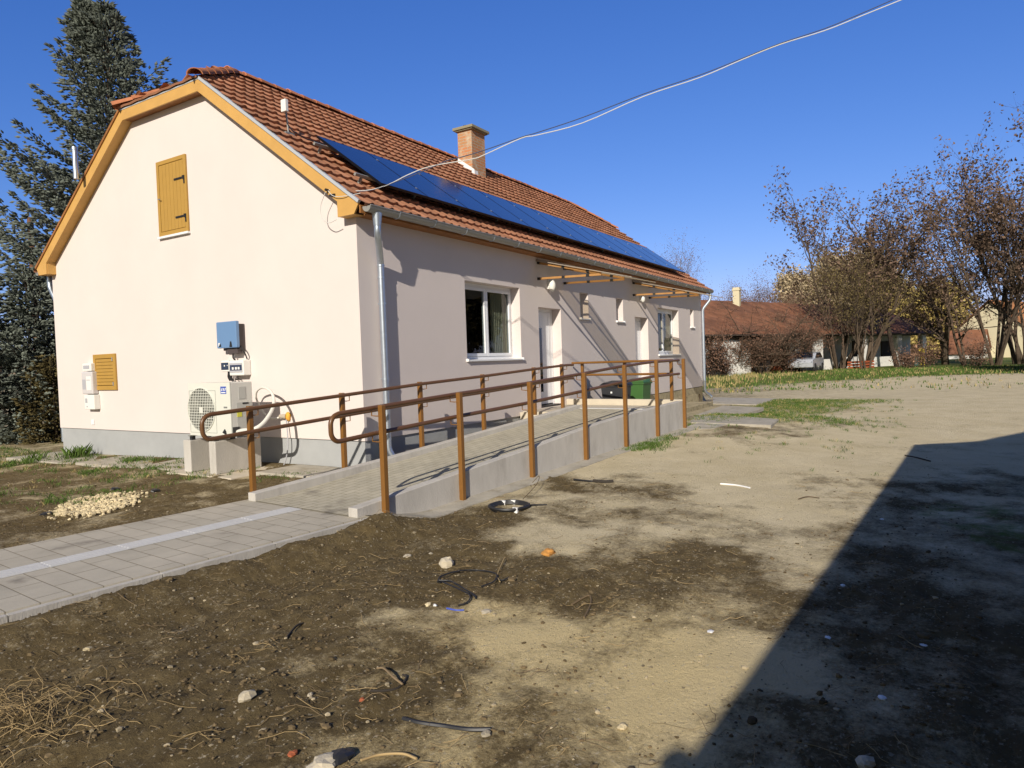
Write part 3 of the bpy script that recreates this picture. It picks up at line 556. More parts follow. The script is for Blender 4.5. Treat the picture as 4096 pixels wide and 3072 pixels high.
def bend(a, b, c_, n=6, r_=.09):
    a, b, c_ = map(np.array, (a, b, c_)); d1 = (a-b)/np.linalg.norm(a-b); d2 = (c_-b)/np.linalg.norm(c_-b); P0 = b+d1*r_; P2 = b+d2*r_
    return [tuple((1-t)**2*P0+2*t*(1-t)*b+t*t*P2) for t in np.linspace(0, 1, n)]
def poly_bend(pts, r_=.09):
    out = [pts[0]]
    for i in range(1, len(pts)-1): out += bend(pts[i-1], pts[i], pts[i+1], 6, r_)
    return out+[pts[-1]]
d1 = pipe(poly_bend([(.075, -.335, 3.90), (.075, -.335, 3.56), (.385, -.085, 3.24), (.40, -.085, .42), (.46, -.16, .28)]))
for z in (3.18, 3.0): b = MB(); b.tube([(.386, -.085, z-.012), (.386, -.085, z+.012)], .056, 14); b.build('pipe_collar', M['zinc'], d1, smooth='auto')
b = MB(); b.tube([(.075, -.335, 3.86), (.075, -.335, 3.68)], [.075, .054], 14); b.build('gutter_outlet', M['zinc'], d1, smooth='auto')
pipe(poly_bend([(L-.02, -.335, 3.88), (L-.02, -.335, 3.62), (L-.10, -.085, 3.30), (L-.08, -.085, .42), (L+.05, -.28, .22)]))
pipe(poly_bend([(.10, W+.335, 3.9), (.10, W+.335, 3.62), (.10, W+.085, 3.30), (.10, W+.085, .3)]))
for z in (2.62, 1.5):
    b = MB(); b.tube([(.396, -.085, z-.015), (.396, -.085, z+.015)], .055, 14); b.box((.386, -.085, z-.01), (.406, -.001, z+.01)); b.build('pipe_clamp', M['zinc'], d1, smooth='auto')
# --- windows and doors
def window(x0, x1, z0, z1, sashes, curtain=None):
    y = DP; fr = MB(); f = .06
    for a, b in (((x0, y, z0), (x0+f, y+.07, z1)), ((x1-f, y, z0), (x1, y+.07, z1)), ((x0+f, y, z1-f), (x1-f, y+.07, z1)), ((x0+f, y, z0), (x1-f, y+.07, z0+f))): fr.box(a, b)
    o = fr.build('window', M['pvc'], house, bevel=.004); wx = (x1-x0-2*f)/sashes
    for i in range(sashes):
        a = x0+f+i*wx; b = a+wx; s_ = .058 if sashes > 1 else .045; g_ = .004; fz0 = z0+f+.003; fz1 = z1-f-.003; sh = MB()
        sh.box((a+g_, y-.012, fz0), (a+s_, y+.05, fz1)); sh.box((b-s_, y-.012, fz0), (b-g_, y+.05, fz1)); sh.box((a+s_, y-.012, fz1-s_), (b-s_, y+.05, fz1)); sh.box((a+s_, y-.012, fz0), (b-s_, y+.05, fz0+s_)); sh.build('frame', M['pvc'], o, bevel=.004)
        gq = MB(); gq.box((a+s_, y+.015, fz0+s_), (b-s_, y+.022, fz1-s_)); gq.build('pane', M['glass'], o)
    si = MB(); si.add([(x0-.02, -.045, z0-.028), (x1+.02, -.045, z0-.028), (x1+.02, -.045, z0-.004), (x0-.02, -.045, z0-.004), (x1+.0, y, z0+.012), (x0-.0, y, z0+.012)], [(0, 1, 2, 3), (3, 2, 4, 5)]); si.box((x0-.03, -.05, z0-.03), (x0-.003, .0, z0+.02)); si.box((x1+.003, -.05, z0-.03), (x1+.03, .0, z0+.02)); si.build('sill', M['sill'], o)
    if curtain:
        cu = MB(); n = 60; vs = []
        for i in range(n+1):
            x = curtain[0]+(curtain[1]-curtain[0])*i/n; yy = y+.115+.022*math.sin(i*.9)+.01*math.sin(i*2.3); vs += [(x, yy, z0+.02), (x, yy, z1-.02)]
        cu.add(vs, [(2*i, 2*i+2, 2*i+3, 2*i+1) for i in range(n)]); cu.build('curtain', mat('beige curtain', (.82, .72, .52), .9, spec=.1), o, smooth=True)
    return o
window(2.615, 4.477, 1.749, 3.156, 2, (3.88, 4.46)); window(12.392, 14.301, 1.749, 3.156, 2, (13.3, 14.27))
for a, b in ((7.179, 7.634), (9.300, 9.755), (15.53, 15.90)): window(a, b, 2.648, 3.254, 1)
def door(x0, x1, z0, z1):
    y = DP+.02; fr = MB(); f = .06
    fr.box((x0, y, z0), (x0+f, y+.07, z1)); fr.box((x1-f, y, z0), (x1, y+.07, z1)); fr.box((x0+f, y, z1-f), (x1-f, y+.07, z1)); o = fr.build('door', M['pvc'], house, bevel=.004)
    lf = MB(); lf.box((x0+f+.004, y+.004, z0+.03), (x1-f-.004, y+.055, z1-f-.004)); lf.box((x1-f-.14, y-.004, z0+.1), (x1-f-.12, y+.002, z1-f-.1)); lf.build('leaf', M['pvc'], o, bevel=.003)
    g_ = MB(); g_.box((x0+.33, y-.003, 1.02), (x0+.50, y+.003, z1-.42)); g_.build('glass_strip', M['glassdark'], o)
    h_ = MB(); h_.tube([(x0+.13, y-.045, 1.72), (x0+.13, y-.045, 1.82)], .009, 8); h_.tube([(x0+.13, y, 1.77), (x0+.13, y-.045, 1.77), (x0+.24, y-.045, 1.77)], .009, 8); h_.build('handle', M['zinc'], o)
    t_ = MB(); t_.box((x0+.002, .02, z0-.03), (x1-.002, y+.07, z0+.012)); t_.build('threshold', M['iron'], o); return o
door(5.216, 6.214, .72, 2.815); door(10.567, 11.565, .72, 2.815)
# --- chimney, flue
ch = MB(); ch.box((8.16, 3.571, 6.6), (8.80, 4.03, 8.03)); cho = ch.build('chimney', M['brick'], house)
cc = MB(); cc.box((8.06, 3.47, 8.03), (8.90, 4.13, 8.105)); cc.box((8.10, 3.51, 8.00), (8.86, 4.09, 8.03)); cc.build('chimney_cap', mat('grey mortar cap', (.26, .23, .15), .95, bump=.5, bscale=30), cho, bevel=.01)
cc = MB(); cc.tube([(8.33, 3.83, 8.105), (8.33, 3.83, 8.17), (8.33, 3.83, 8.175)], [.11, .13, .09], 14); cc.tube([(8.64, 3.83, 8.105), (8.64, 3.83, 8.14)], .09, 12); cc.build('chimney_pot', M['iron'], cho, smooth='auto')
fl = MB(); fl.prism([(8.155, 3.50, roofz(3.50)+.06), (8.155, 3.50, roofz(3.50)+.19), (8.155, 4.03, roofz(4.03)+.19), (8.155, 4.03, roofz(4.03)+.05)], (-.02, 0, 0)); fl.box((8.13, 3.49, roofz(3.5)+.03), (8.30, 3.568, roofz(3.5)+.16)); fl.build('flashing', M['sill'], cho)
fp = atd(165, 415, 0); q = on(*D(166, 415), 1, 6.9); fb = MB(); fb.tube([(q[0], 6.9, roofz(6.9)-.1), (q[0], 6.9, on(*D(165, 322), 1, 6.9)[2])], .047, 14); fb.tube([(q[0], 6.9, on(*D(165, 325), 1, 6.9)[2]), (q[0], 6.9, on(*D(165, 320), 1, 6.9)[2]+.01)], .054, 14); fb.build('flue_pipe', M['zinc'], house, smooth='auto')
# --- gable hatches
def hatch(y1, y0, z0, z1, vertical, hinges):
    X = -.002; o_ = MB(); fr = .07 if vertical else .085
    for a, b in (((y0, z0), (y0+fr, z1)), ((y1-fr, z0), (y1, z1)), ((y0+fr, z1-fr), (y1-fr, z1)), ((y0+fr, z0), (y1-fr, z0+fr))): o_.box((X-.035, a[0], a[1]), (X, b[0], b[1]))
    o = o_.build('hatch', M['shutter'], house, bevel=.004)
    b_ = MB(); n = 7 if vertical else 8; Y0, Y1, Z0, Z1 = y0+fr+.008, y1-fr-.008, z0+fr+.008, z1-fr-.008
    for i in range(n):
        if vertical: d = (Y1-Y0)/n; b_.box((X-.030, Y0+i*d+.003, Z0), (X-.004, Y0+(i+1)*d-.003, Z1))
        else: d = (Z1-Z0)/n; b_.box((X-.030, Y0, Z0+i*d+.003), (X-.004, Y1, Z0+(i+1)*d-.003))
    b_.build('boards', M['shutter'], o, bevel=.003)
    g_ = MB(); g_.box((X-.006, y0+.03, z0+.03), (X-.0005, y1-.03, z1-.03)); g_.build('backing', M['groove'], o)
    for hz_c in hinges:
        h_ = MB()
        if vertical: h_.box((X-.042, y0+.05, hz_c-.016), (X-.036, y0+.34, hz_c+.016)); h_.box((X-.045, y0+.03, hz_c-.11), (X-.037, y0+.06, hz_c+.03)); h_.cyl((X-.045, y0+.075, hz_c-.03), (X-.045, y0+.075, hz_c+.03), .012, 8); mt = M['iron']
        else: h_.cyl((X-.04, y0+.085, hz_c-.035), (X-.04, y0+.085, hz_c+.035), .011, 8); mt = M['zinc']
        h_.build('hinge', mt, o)
    return o
h1 = hatch(4.809, 3.937, 4.147, 5.47, True, (5.08, 4.42))
l_ = MB(); l_.tube([(-.038, 4.73, 4.80), (-.075, 4.73, 4.80), (-.075, 4.66, 4.79)], .008, 6); l_.build('handle', M['zinc'], h1)
l_ = MB(); l_.box((-.06, 3.92, 4.105), (0, 4.83, 4.140)); l_.build('sill', M['sill'], h1)
hatch(7.298, 6.492, 1.400, 2.109, False, (2.0, 1.52))
# ------------------------------------------------------------------ solar panels
nrm = np.array([0, -SL*cs, cs]); vd = np.array([0, cs, SL*cs]); PB = np.array([0, -.237, 3.977]); PH = .205; PWD = 1.128
proto = None
mid = .5+1.65/2
for i in range(13):
    c_ = PB+vd*mid+nrm*PH+np.array([.60+i*PWD+PWD/2, 0, 0])
    if proto is None:
        t_ = thing('solar_panel', 'x', 'solar panel', (0, 0, 0), 0, 'solar panels in a row on the roof')
        g_ = MB(); g_.box((-PWD/2+.018, -.812, .012), (PWD/2-.018, .812, .018)); po = g_.build('cells', M['pv'], t_, local=True)
        f_ = MB()
        for a, b in (((-PWD/2+.004, -.825), (-PWD/2+.018, .825)), ((PWD/2-.018, -.825), (PWD/2-.004, .825)), ((-PWD/2+.018, .812), (PWD/2-.018, .825)), ((-PWD/2+.018, -.825), (PWD/2-.018, -.812))): f_.box((a[0], a[1], -.018), (b[0], b[1], .020))
        f_.box((-PWD/2+.018, -.812, -.012), (PWD/2-.018, .812, -.008)); f_.build('frame', M['pvframe'], t_, local=True)
        for yy in (-.52, .52):
            f_ = MB(); f_.box((PWD/2-.018, yy-.02, .020), (PWD/2+.018, yy+.02, .026)); f_.build('clamp', M['zinc'], t_, local=True)
        proto = t_
    else: t_ = copy_tree(proto)
    t_.location = c_; t_.rotation_euler = (math.atan(SL), 0, 0)
    ordn = ['nearest the gable end', 'second from the gable', 'third from the gable', 'fourth from the gable, below the sagging cable', 'fifth from the gable', 'sixth from the gable', 'seventh along, in the middle of the row', 'sixth from the far end', 'fifth from the far end', 'fourth from the far end', 'third from the far end', 'second from the far end', 'last at the far end of the roof'][i]
    t_['label'] = 'dark blue solar panel on the tiled roof, '+ordn
    for z_ in kids(t_): pass
rl = thing('mounting_rails', 'pair of aluminium rails carrying the solar panels, ends showing at the near side', 'mounting rail', (0, 0, 0))
for v_ in (mid-.52, mid+.52):
    r_ = MB(); a = PB+vd*v_+nrm*(PH-.045)+np.array([.34, 0, 0]); b = a+np.array([13*PWD+.35, 0, 0]); r_.obox((a+b)/2, (b-a)/2, vd*.02, nrm*.022); r_.build('rail', M['zincdull'], rl)
    for i in range(12):
        r_ = MB(); q = a+np.array([.15+i*1.27, 0, 0]); r_.obox(q-nrm*.09, np.array([.015, 0, 0]), vd*.02, nrm*.075); r_.build('bracket', M['zincdull'], rl)
# antenna box on the roof
q = on(*(700+975/2.16, 200+710/2.16), 1, 1.729); an = thing('antenna', 'small white box on a thin mast standing on the roof tiles', 'antenna', (q[0], 1.729, roofz(1.729)))
a_ = MB(); a_.tube([(q[0]+.02, 1.729, roofz(1.729)-.02), (q[0]-.02, 1.729, 5.80)], .014, 8); a_.box((q[0]-.08, 1.68, roofz(1.729)+.02), (q[0]+.10, 1.78, roofz(1.729)+.05)); a_.build('mast', M['zincdull'], an)
a_ = MB(); a_.box((q[0]-.075, 1.675, 5.79), (q[0]-.01, 1.785, 5.985)); a_.build('box', M['lamp'], an, bevel=.01)
a_ = MB(); a_.tube([(q[0]-.05, 1.70, 5.78), (q[0]-.05, 1.68, 5.6), (q[0]+.03, 1.66, roofz(1.729)+.08), (q[0]+.3, 1.63, roofz(1.63)+.08), (1.0, 1.62, roofz(1.62)+.10)], .010, 6); a_.build('cable', M['black'], an)
# ------------------------------------------------------------------ canopies
def canopy(x0, wd, label):
    t = thing('canopy', label, 'canopy', (x0, 0, 3.4), 0, 'glazed canopies over the doors')
    tip = 1.44; ext = 2.1
    for x in (x0, x0+wd):
        P1 = np.array([x, 0, 3.73]); P2 = np.array([x, 0, 3.40]); T = np.array([x, -tip, 3.385])
        for (a, b) in ((P1, T), (P2, T+np.array([0, 0, -.03]))):
            b_ = MB(); d = (b-a)/2; up = np.cross(np.array([1., 0, 0]), d/np.linalg.norm(d)); b_.obox((a+b)/2, d, np.array([.018, 0, 0]), up*.022); o = b_.build('bracket_arm', M['beam'], t, bevel=.004)
            j_ = MB()
            for u in (.02, .42, .80): j_.obox(a+(b-a)*u, d/np.linalg.norm(d)*.035, np.array([.022, 0, 0]), up*.026)
            j_.build('joint', M['iron'], o)
    s_ = MB(); a = np.array([x0+wd/2, .0, 3.765]); b = np.array([x0+wd/2, -ext, 3.765-.256*ext]); d = (b-a)/2; up = np.cross(np.array([1., 0, 0]), d/np.linalg.norm(d)); s_.obox((a+b)/2+np.array([0, 0, .012]), d, np.array([wd/2+.06, 0, 0]), up*.003); s_.build('glazing', M['milky'], t)
    e_ = MB(); e_.obox((a+b)/2+np.array([-wd/2-.066, 0, .012]), d, np.array([.005, 0, 0]), up*.007); e_.obox((a+b)/2+np.array([wd/2+.066, 0, .012]), d, np.array([.005, 0, 0]), up*.007); e_.box((x0-.06, -.03, 3.75), (x0+wd+.06, 0, 3.80)); e_.build('edge_profile', mat('taupe edge profile', (.33, .28, .23), .6), t)
    return t
canopy(5.235, 1.18, 'glazed door canopy on orange timber brackets, nearer of the two'); canopy(10.49, 1.22, 'glazed door canopy on orange timber brackets, farther one near the house end')
for (px_, py_, lb, sc) in ((305, 410, 'large white oval wall lamp under the nearer canopy', 1.0), (1380, 570, 'small white wall lamp under the farther canopy', .8)):
    q = on(2100+px_/2.95, 1000+py_/2.95, 1, -.05); t = thing('wall_lamp', lb, 'wall lamp', (q[0], 0, q[2]), 0, 'wall lamps beside the doors')
    b = MB(); b.box((q[0]-.07*sc, -.03, q[2]-.10*sc), (q[0]+.07*sc, -.0, q[2]+.12*sc)); b.build('base', M['lamp'], t, bevel=.01)
    b = MB(); b.blob((q[0], -.08, q[2]-.02*sc), (.085*sc, .075*sc, .13*sc), 1, (14, 9), 0); b.build('diffuser', M['lamp'], t, smooth=True)
# ------------------------------------------------------------------ RAMP
def pl(tab, s): return float(np.interp(s, [a for a, _ in tab], [b for _, b in tab]))
OT = [(0, .265), (1.7, .395), (3.2, .505), (4.7, .64), (6.05, .72), (7.4, .765), (8.45, .80)]
IT = [(0, .265), (2.1, .39), (4.29, .545), (5.72, .645), (7.4, .775)]
DKZ = [(-.1, .176), (.42, .182), (7.38, .70), (8.6, .705)]
ramp = thing('ramp', 'concrete wheelchair ramp with grey paver deck rising to the house door', 'ramp', tuple(rs(0, -.9, .1)))
def wallstrip(ss, tab, t0, t1, zb, name, mt, cut=None):
    mb = MB(); vs = []
    for s in ss:
        z = pl(tab, s); vs += [rs(s, t0, zb), rs(s, t1, zb), rs(s, t1, z), rs(s, t0, z)]
    n = len(ss); fs = [(0, 3, 2, 1), (4*n-4, 4*n-3, 4*n-2, 4*n-1)]
    for i in range(n-1):
        a = 4*i; b = a+4; fs += [(a, b, b+3, a+3), (a+3, b+3, b+2, a+2), (a+2, b+2, b+1, a+1)]
    mb.add(vs, fs); return mb.build(name, mt, ramp, bevel=.008)
wallstrip(np.linspace(0, 8.45, 24), OT, -1.90, -1.765, -.2, 'outer_wall', M['concrete'])
wallstrip(np.linspace(0, 7.40, 22), IT, -.14, 0.0, -.2, 'inner_kerb', M['concrete'])
dm = MB(); ss = np.linspace(.0, 7.38, 22); vs = []
for s in ss: z = pl(DKZ, s)+(.004 if s < .45 else 0); vs += [rs(s, -1.763, z), rs(s, -.142, z)]
dm.add(vs, [(2*i, 2*i+2, 2*i+3, 2*i+1) for i in range(len(ss)-1)])
dko = rframe(dm, 'deck', M['deckpave']); dko.parent = ramp; dko.matrix_parent_inverse = WM[ramp.name].inverted(); 
# platform: cream slab to the wall, far kerb
pf = MB(); pf.prism([rs(7.385, -1.763, -.2), rs(8.46, -1.763, -.2), np.array([6.34, -.002, -.2]), np.array([4.45, -.002, -.2]), rs(6.5, .002, -.2), rs(7.385, .002, -.2)], (0, 0, .895)); pf.build('platform', M['cream'], ramp, bevel=.006)
pf = MB(); ssn = np.linspace(4.4, 6.5, 6); pf.prism([np.array([4.35, -.002, -.2]), rs(6.5, .004, -.2), rs(7.3, .004, -.2), np.array([5.1, -.002, -.2])], (0, 0, .885)); pf.build('platform', M['cream'], ramp)
pf = MB(); pf.prism([rs(8.462, -1.90, -.2), rs(8.60, -1.90, -.2), np.array([6.50, -.002, -.2]), np.array([6.36, -.002, -.2])], (0, 0, 1.02)); pf.build('end_kerb', M['cream'], ramp, bevel=.006)
pf = MB(); pf.prism([rs(7.38, -1.762, .6), rs(7.52, -1.762, .6), rs(7.52, -.143, .6), rs(7.38, -.143, .6)], (0, 0, .109)); pf.build('threshold_strip', M['tactile'], ramp)
# ------------------------------------------------------------------ handrails
def hook(mb, a, b):     # bent round bar from post to rail
    a = np.array(a); b = np.array(b); mb.tube([a, a+(b-a)*.75+np.array([0, 0, 0]), np.array([b[0], b[1], a[2]+.015]), b], .0065, 6)
def handrail(name, label, posts, tpost, trail, base, tops, s0, s1, low=.27, endcap=True):
    t = thing(name, label, 'handrail', tuple(rs(posts[0][0], tpost, base(posts[0][0]))), 0, 'ramp handrails')
    zt = lambda s: float(np.interp(s, [p_[0] for p_ in posts], [p_[1] for p_ in posts]))-.028 if posts[0][0] <= s <= posts[-1][0] else (posts[0][1]-.028+(s-posts[0][0])*.052 if s < posts[0][0] else posts[-1][1]-.028)
    rr = .10; pts = []
    ssl = [s0+rr]+[p_[0] for p_ in posts if p_[0] > s0+rr+.05]+[s1]
    top = [rs(s, trail, zt(s)) for s in ssl]; bot = [rs(s, trail, zt(s)-low) for s in ssl]
    arc = []
    for k_ in range(7):
        a = math.pi/2*k_/6; arc.append(rs(s0+rr-rr*math.sin(a), trail, zt(s0)-rr+rr*math.cos(a)))
    arc2 = []
    for k_ in range(7):
        a = math.pi/2*k_/6; arc2.append(rs(s0+rr-rr*math.cos(a), trail, zt(s0)-low+rr-rr*math.sin(a)))
    path_ = top[::-1]+arc[1:]+arc2+bot[1:]
    mb = MB(); mb.tube(path_, .0245, 12); mb.build('rail', M['railpipe'], t, smooth='auto')
    for (s, zt_) in posts:
        mb = MB(); h_ = .030; zb = base(s); c_ = rs(s, tpost, (zt_+zb)/2); mb.obox(c_, RU*h_, RV*h_, np.array([0, 0, (zt_-zb)/2])); mb.build('post', M['railpaint'], t, bevel=.006)
        hb = MB(); sd = -1 if trail < tpost or True else 1
        for zz in (0, -low):
            dr = RU*(.055 if tpost > trail else -.055)
            A = rs(s, tpost, zt(s)+zz-.085)+dr*.45; B = rs(s, trail, zt(s)+zz-.02)+dr; hb.tube([A, A+(B-A)*.5*np.array([1, 1, 0])+np.array([0, 0, -.0]), np.array([B[0], B[1], A[2]+.005]), B], .0065, 6)
        hb.build('rail_bracket', M['railpaint'], t, smooth='auto')
    return t
handrail('handrail', 'brown pipe handrail with square posts along the house side of the ramp', [(.09, 1.277), (1.47, 1.352), (2.97, 1.435), (4.49, 1.496), (6.03, 1.574), (7.02, 1.615)], .03, -.055, lambda s: max(.10, .04+.07*s) if s < 5.7 else .68, None, -.55, 7.32)
handrail('handrail', 'brown pipe handrail with tall square posts on the outer wall facing the yard', [(.36, 1.288), (1.60, 1.351), (3.07, 1.412), (4.53, 1.491), (5.88, 1.574), (7.16, 1.627), (8.44, 1.639)], -1.932, -1.835, lambda s: gz(*rs(s, -1.97)[:2])-.05, None, -.23, 8.28)
t = thing('handrail', 'short lit handrail across the far end of the ramp platform by the bins', 'handrail', (6.4, -1.3, .82), 0, 'ramp handrails')
e0 = np.array([6.62, -.26, 0]); e1 = np.array([6.33, -1.40, 0]); e2 = np.array([6.09, -2.50, 0])
for q_ in (e0, e1, e2):
    mb = MB(); c_ = q_+np.array([.06, 0, 1.225]); mb.obox(c_-np.array([.0, 0, 0]), RU*.03, RV*.03, np.array([0, 0, .415])); mb.build('post', M['railpaint'], t, bevel=.006)
for z_ in (1.615, 1.345):
    mb = MB(); a = np.array([6.56, -.06, z_]); mb.tube([a, e0+np.array([-.04, 0, z_]), e1+np.array([-.04, 0, z_]), e2+np.array([-.04, -.02, z_])], .0245, 12); mb.build('rail', M['railpaint'], t, smooth='auto')  # brighter post paint stands in for sunlight on this rail
# steps and slabs beyond the platform
stp = thing('steps', 'old weathered concrete steps beyond the ramp platform', 'steps', (11, -1, .1))
for a, b in (((9.6, -1.35, -.1), (13.2, -.06, .30)), ((9.9, -1.75, -.1), (13.8, -1.352, .18)), ((6.9, -2.3, -.1), (8.2, -1.7, .34)), ((7.0, -2.75, -.1), (9.0, -2.302, .20))):
    mb = MB(); mb.box(a, b); mb.build('step', M['oldplinth'], stp, bevel=.01)
def gslab(dp, lab, h=.05):
    P_ = [gp(x, y, .17) for x, y in dp]; z = max(gz(q[0], q[1]) for q in P_)+.02; P_ = [gp(x, y, z) for x, y in dp]
    mb = MB(); mb.prism([(q[0], q[1], z-.1) for q in P_], (0, 0, .1)); o = mb.build('concrete_slab', M['slab'], bevel=.01); return tag(o, lab, 'concrete slab', 'slabs beyond the ramp end')
gslab([(1490, 912), (1665, 918), (1682, 905), (1560, 896), (1497, 899)], 'cracked pale slab nearest the outer end of the ramp')
gslab([(1502, 896), (1600, 896), (1650, 880), (1560, 876)], 'pale slab in the middle behind the end post')
gslab([(1540, 872), (1640, 874), (1680, 861), (1540, 858)], 'pale slab farthest away beside the downspout foot')
# concrete apron beside the ramp wall
mb = MB(); vs = []; ssn = np.linspace(.1, 9.4, 40)
for i, s in enumerate(ssn):
    wdt = .24+.10*vnoise(s*1.3, 2.0, 9)+(.25 if s > 8.5 else 0); a = rs(s, -1.895); b = rs(s, -1.90-wdt); vs += [(a[0], a[1], gz(*rs(s, -1.96)[:2])+.03), (b[0], b[1], gz(b[0], b[1])+.010), (b[0], b[1], gz(b[0], b[1])-.06)]
mb.add(vs, [f for i in range(len(ssn)-1) for f in ((3*i, 3*i+1, 3*i+4, 3*i+3), (3*i+1, 3*i+2, 3*i+5, 3*i+4))][::1]); o = mb.build('concrete_footing', M['slab']); tag(o, 'rough pale concrete footing strip along the base of the ramp wall', 'footing')
# ------------------------------------------------------------------ heat pump
PADZ = .175
pd_ = MB(); pd_.box((-1.20, 1.45, -.1), (-.01, 3.02, PADZ)); o = pd_.build('concrete_pad', M['cream'], bevel=.012); tag(o, 'cream concrete pad carrying the two blocks under the heat pump', 'concrete pad')
for (y0, y1, lb) in ((2.56, 2.74, 'left concrete block under the heat pump'), (1.95, 2.105, 'right concrete block under the heat pump, nearer the ramp')):
    b = MB(); b.box((-1.08, y0, PADZ), (-.28, y1, .665)); o = b.build('concrete_block', M['concrete'], bevel=.012); tag(o, lb, 'concrete block', 'blocks under the heat pump')
class MA(MB):      # heat pump pieces are drawn on their own sheet, then set down in place
    def build(s, *a, **k):
        s.v = [(x-.33, 1.59+(y-2.08)*.957, .668+(z-.607)*.952) for x, y, z in s.v]; return MB.build(s, *a, **k)
ac = thing('heat_pump', 'ivory outdoor heat pump with round fan grille on two concrete blocks', 'heat pump', (-.87, 2.1, .67))
X0, X1, Y0, Y1, Z0, Z1 = -.72, -.34, 2.08, 3.12, .685, 1.512
b = MA(); b.box((X0+.02, Y0, Z0), (X1, Y1, Z1)); b.build('casing', M['acside'], ac, bevel=.012)
b = MA(); cy, cz, rf = 2.80, 1.09, .345; n = 32      # front panel with round opening
ring = [(X0, cy+rf*math.cos(2*math.pi*k_/n), cz+rf*math.sin(2*math.pi*k_/n)) for k_ in range(n)]
def sqp(a):
    c_, s_ = math.cos(a), math.sin(a); ys = (Y1-cy) if c_ > 0 else (cy-Y0); zs_ = (Z1-cz) if s_ > 0 else (cz-Z0); k_ = min(ys/abs(c_) if abs(c_) > 1e-9 else 9, zs_/abs(s_) if abs(s_) > 1e-9 else 9); return (X0, cy+k_*c_, cz+k_*s_)
angs = [2*math.pi*k_/n for k_ in range(n)]; cor = [math.atan2(Z1-cz, Y1-cy), math.atan2(Z1-cz, Y0-cy), math.atan2(Z0-cz, Y0-cy)+2*math.pi, math.atan2(Z0-cz, Y1-cy)+2*math.pi]; al = sorted(set(angs+cor))
ring = [(X0, cy+rf*math.cos(a), cz+rf*math.sin(a)) for a in al]; sq = [sqp(a) for a in al]; nn = len(al); rin = [(X0+.045, q[1], q[2]) for q in ring]; sqb = [(X0+.02, q[1], q[2]) for q in sq]
b.add(ring+sq+rin+sqb, [(i, (i+1) % nn, nn+(i+1) % nn, nn+i) for i in range(nn)]+[(i, 2*nn+i, 2*nn+(i+1) % nn, (i+1) % nn) for i in range(nn)]+[(nn+i, nn+(i+1) % nn, 3*nn+(i+1) % nn, 3*nn+i) for i in range(nn)]); b.build('front_panel', M['acwhite'], ac)
b = MA(); b.tube([(X0+.0195, cy, cz), (X0+.0185, cy, cz)], rf+.01, 32); fn = b.build('fan_recess', M['acdark'], ac)
b = MA()
for k_ in range(3):
    a = k_*2.09+.4; b.add([(X0+.012, cy+.05*math.cos(a), cz+.05*math.sin(a)), (X0+.017, cy+.31*math.cos(a-.35), cz+.31*math.sin(a-.35)), (X0+.006, cy+.31*math.cos(a+.5), cz+.31*math.sin(a+.5)), (X0+.006, cy+.06*math.cos(a+.8), cz+.06*math.sin(a+.8))], [(0, 1, 2, 3)])
b.build('fan_blade', mat('grey fan blade', (.22, .22, .19), .5), fn)
b = MA(); g_ = .043
k_ = -8
while k_ <= 8:
    d = k_*g_; hh = math.sqrt(max(0, rf*rf-d*d)); 
    if hh > .03: b.box((X0-.010, cy+d-.0045, cz-hh), (X0-.004, cy+d+.0045, cz+hh)); b.box((X0-.013, cy-hh, cz+d-.004), (X0-.0085, cy+hh, cz+d+.004))
    k_ += 1
b.tube([(X0-.006, cy+rf*math.cos(a), cz+rf*math.sin(a)) for a in np.linspace(0, 2*math.pi, 40)], .009, 6)
b.box((X0-.004, cy-.045, cz-.05), (X0-.012, cy+.045, cz+.04)); b.build('fan_grille', M['acwhite'], ac)
b = MA()
for a_, c_ in ((cy-rf-.025, cy-rf-.015), (cy+rf-.05, cy+rf-.04)): b.box((X0-.003, a_+.0, Z0+.05), (X0+.001, c_+.0, Z1-.12))
for z_ in (Z0+.05, Z1-.12): b.box((X0-.003, cy-rf-.02, z_-.004), (X0+.001, Y1-.02, z_+.004))
b.build('panel_joint', mat('joint grey', (.40, .40, .36), .6), ac)
b = MA(); b.box((X0-.003, 2.165, 1.34), (X0, 2.30, 1.452)); lg = b.build('logo', M['blue'], ac)
b = MA()
for i in range(3): b.prism([(X0-.0045, 2.285-i*.04, 1.385), (X0-.0045, 2.265-i*.04, 1.385), (X0-.0045, 2.245-i*.04, 1.43), (X0-.0045, 2.262-i*.04, 1.43)], (.001, 0, 0))
b.box((X0-.0045, 2.18, 1.352), (X0-.0035, 2.285, 1.368)); b.build('lettering', M['white'], lg)
b = MA()
for i in range(4): b.box((X0-.002, 2.16+i*.022, 1.12), (X0, 2.175+i*.022, 1.145))
b.build('lettering', mat('grey lettering', (.08, .08, .09), .6), ac)
b = MA(); b.box((X0+.14, Y0-.006, 1.25), (X0+.26, Y0, 1.44)); b.box((X0+.10, Y0-.004, .74), (X0+.36, Y0, 1.20)); b.build('service_cover', mat('cover grey', (.46, .46, .43), .5), ac, bevel=.003)
b = MA(); b.box((X0+.10, Y0-.009, .98), (X0+.18, Y0-.004, 1.06)); b.build('warning_label', M['yellow'], ac)
b = MA(); b.box((X0+.2, Y0-.009, 1.17), (X0+.30, Y0-.004, 1.195)); b.build('type_label', M['black'], ac)
b = MA(); b.box((X0+.02, Y0-.012, .71), (X0+.13, Y0-.0, .83)); b.build('port_recess', M['black'], ac)
b = MA(); b.tube([(X0-.001, 2.24, .80), (X0-.012, 2.235, .76), (X0-.001, 2.20, .71)], [.006, .032, .008], 8); b.build('grip', M['black'], ac)
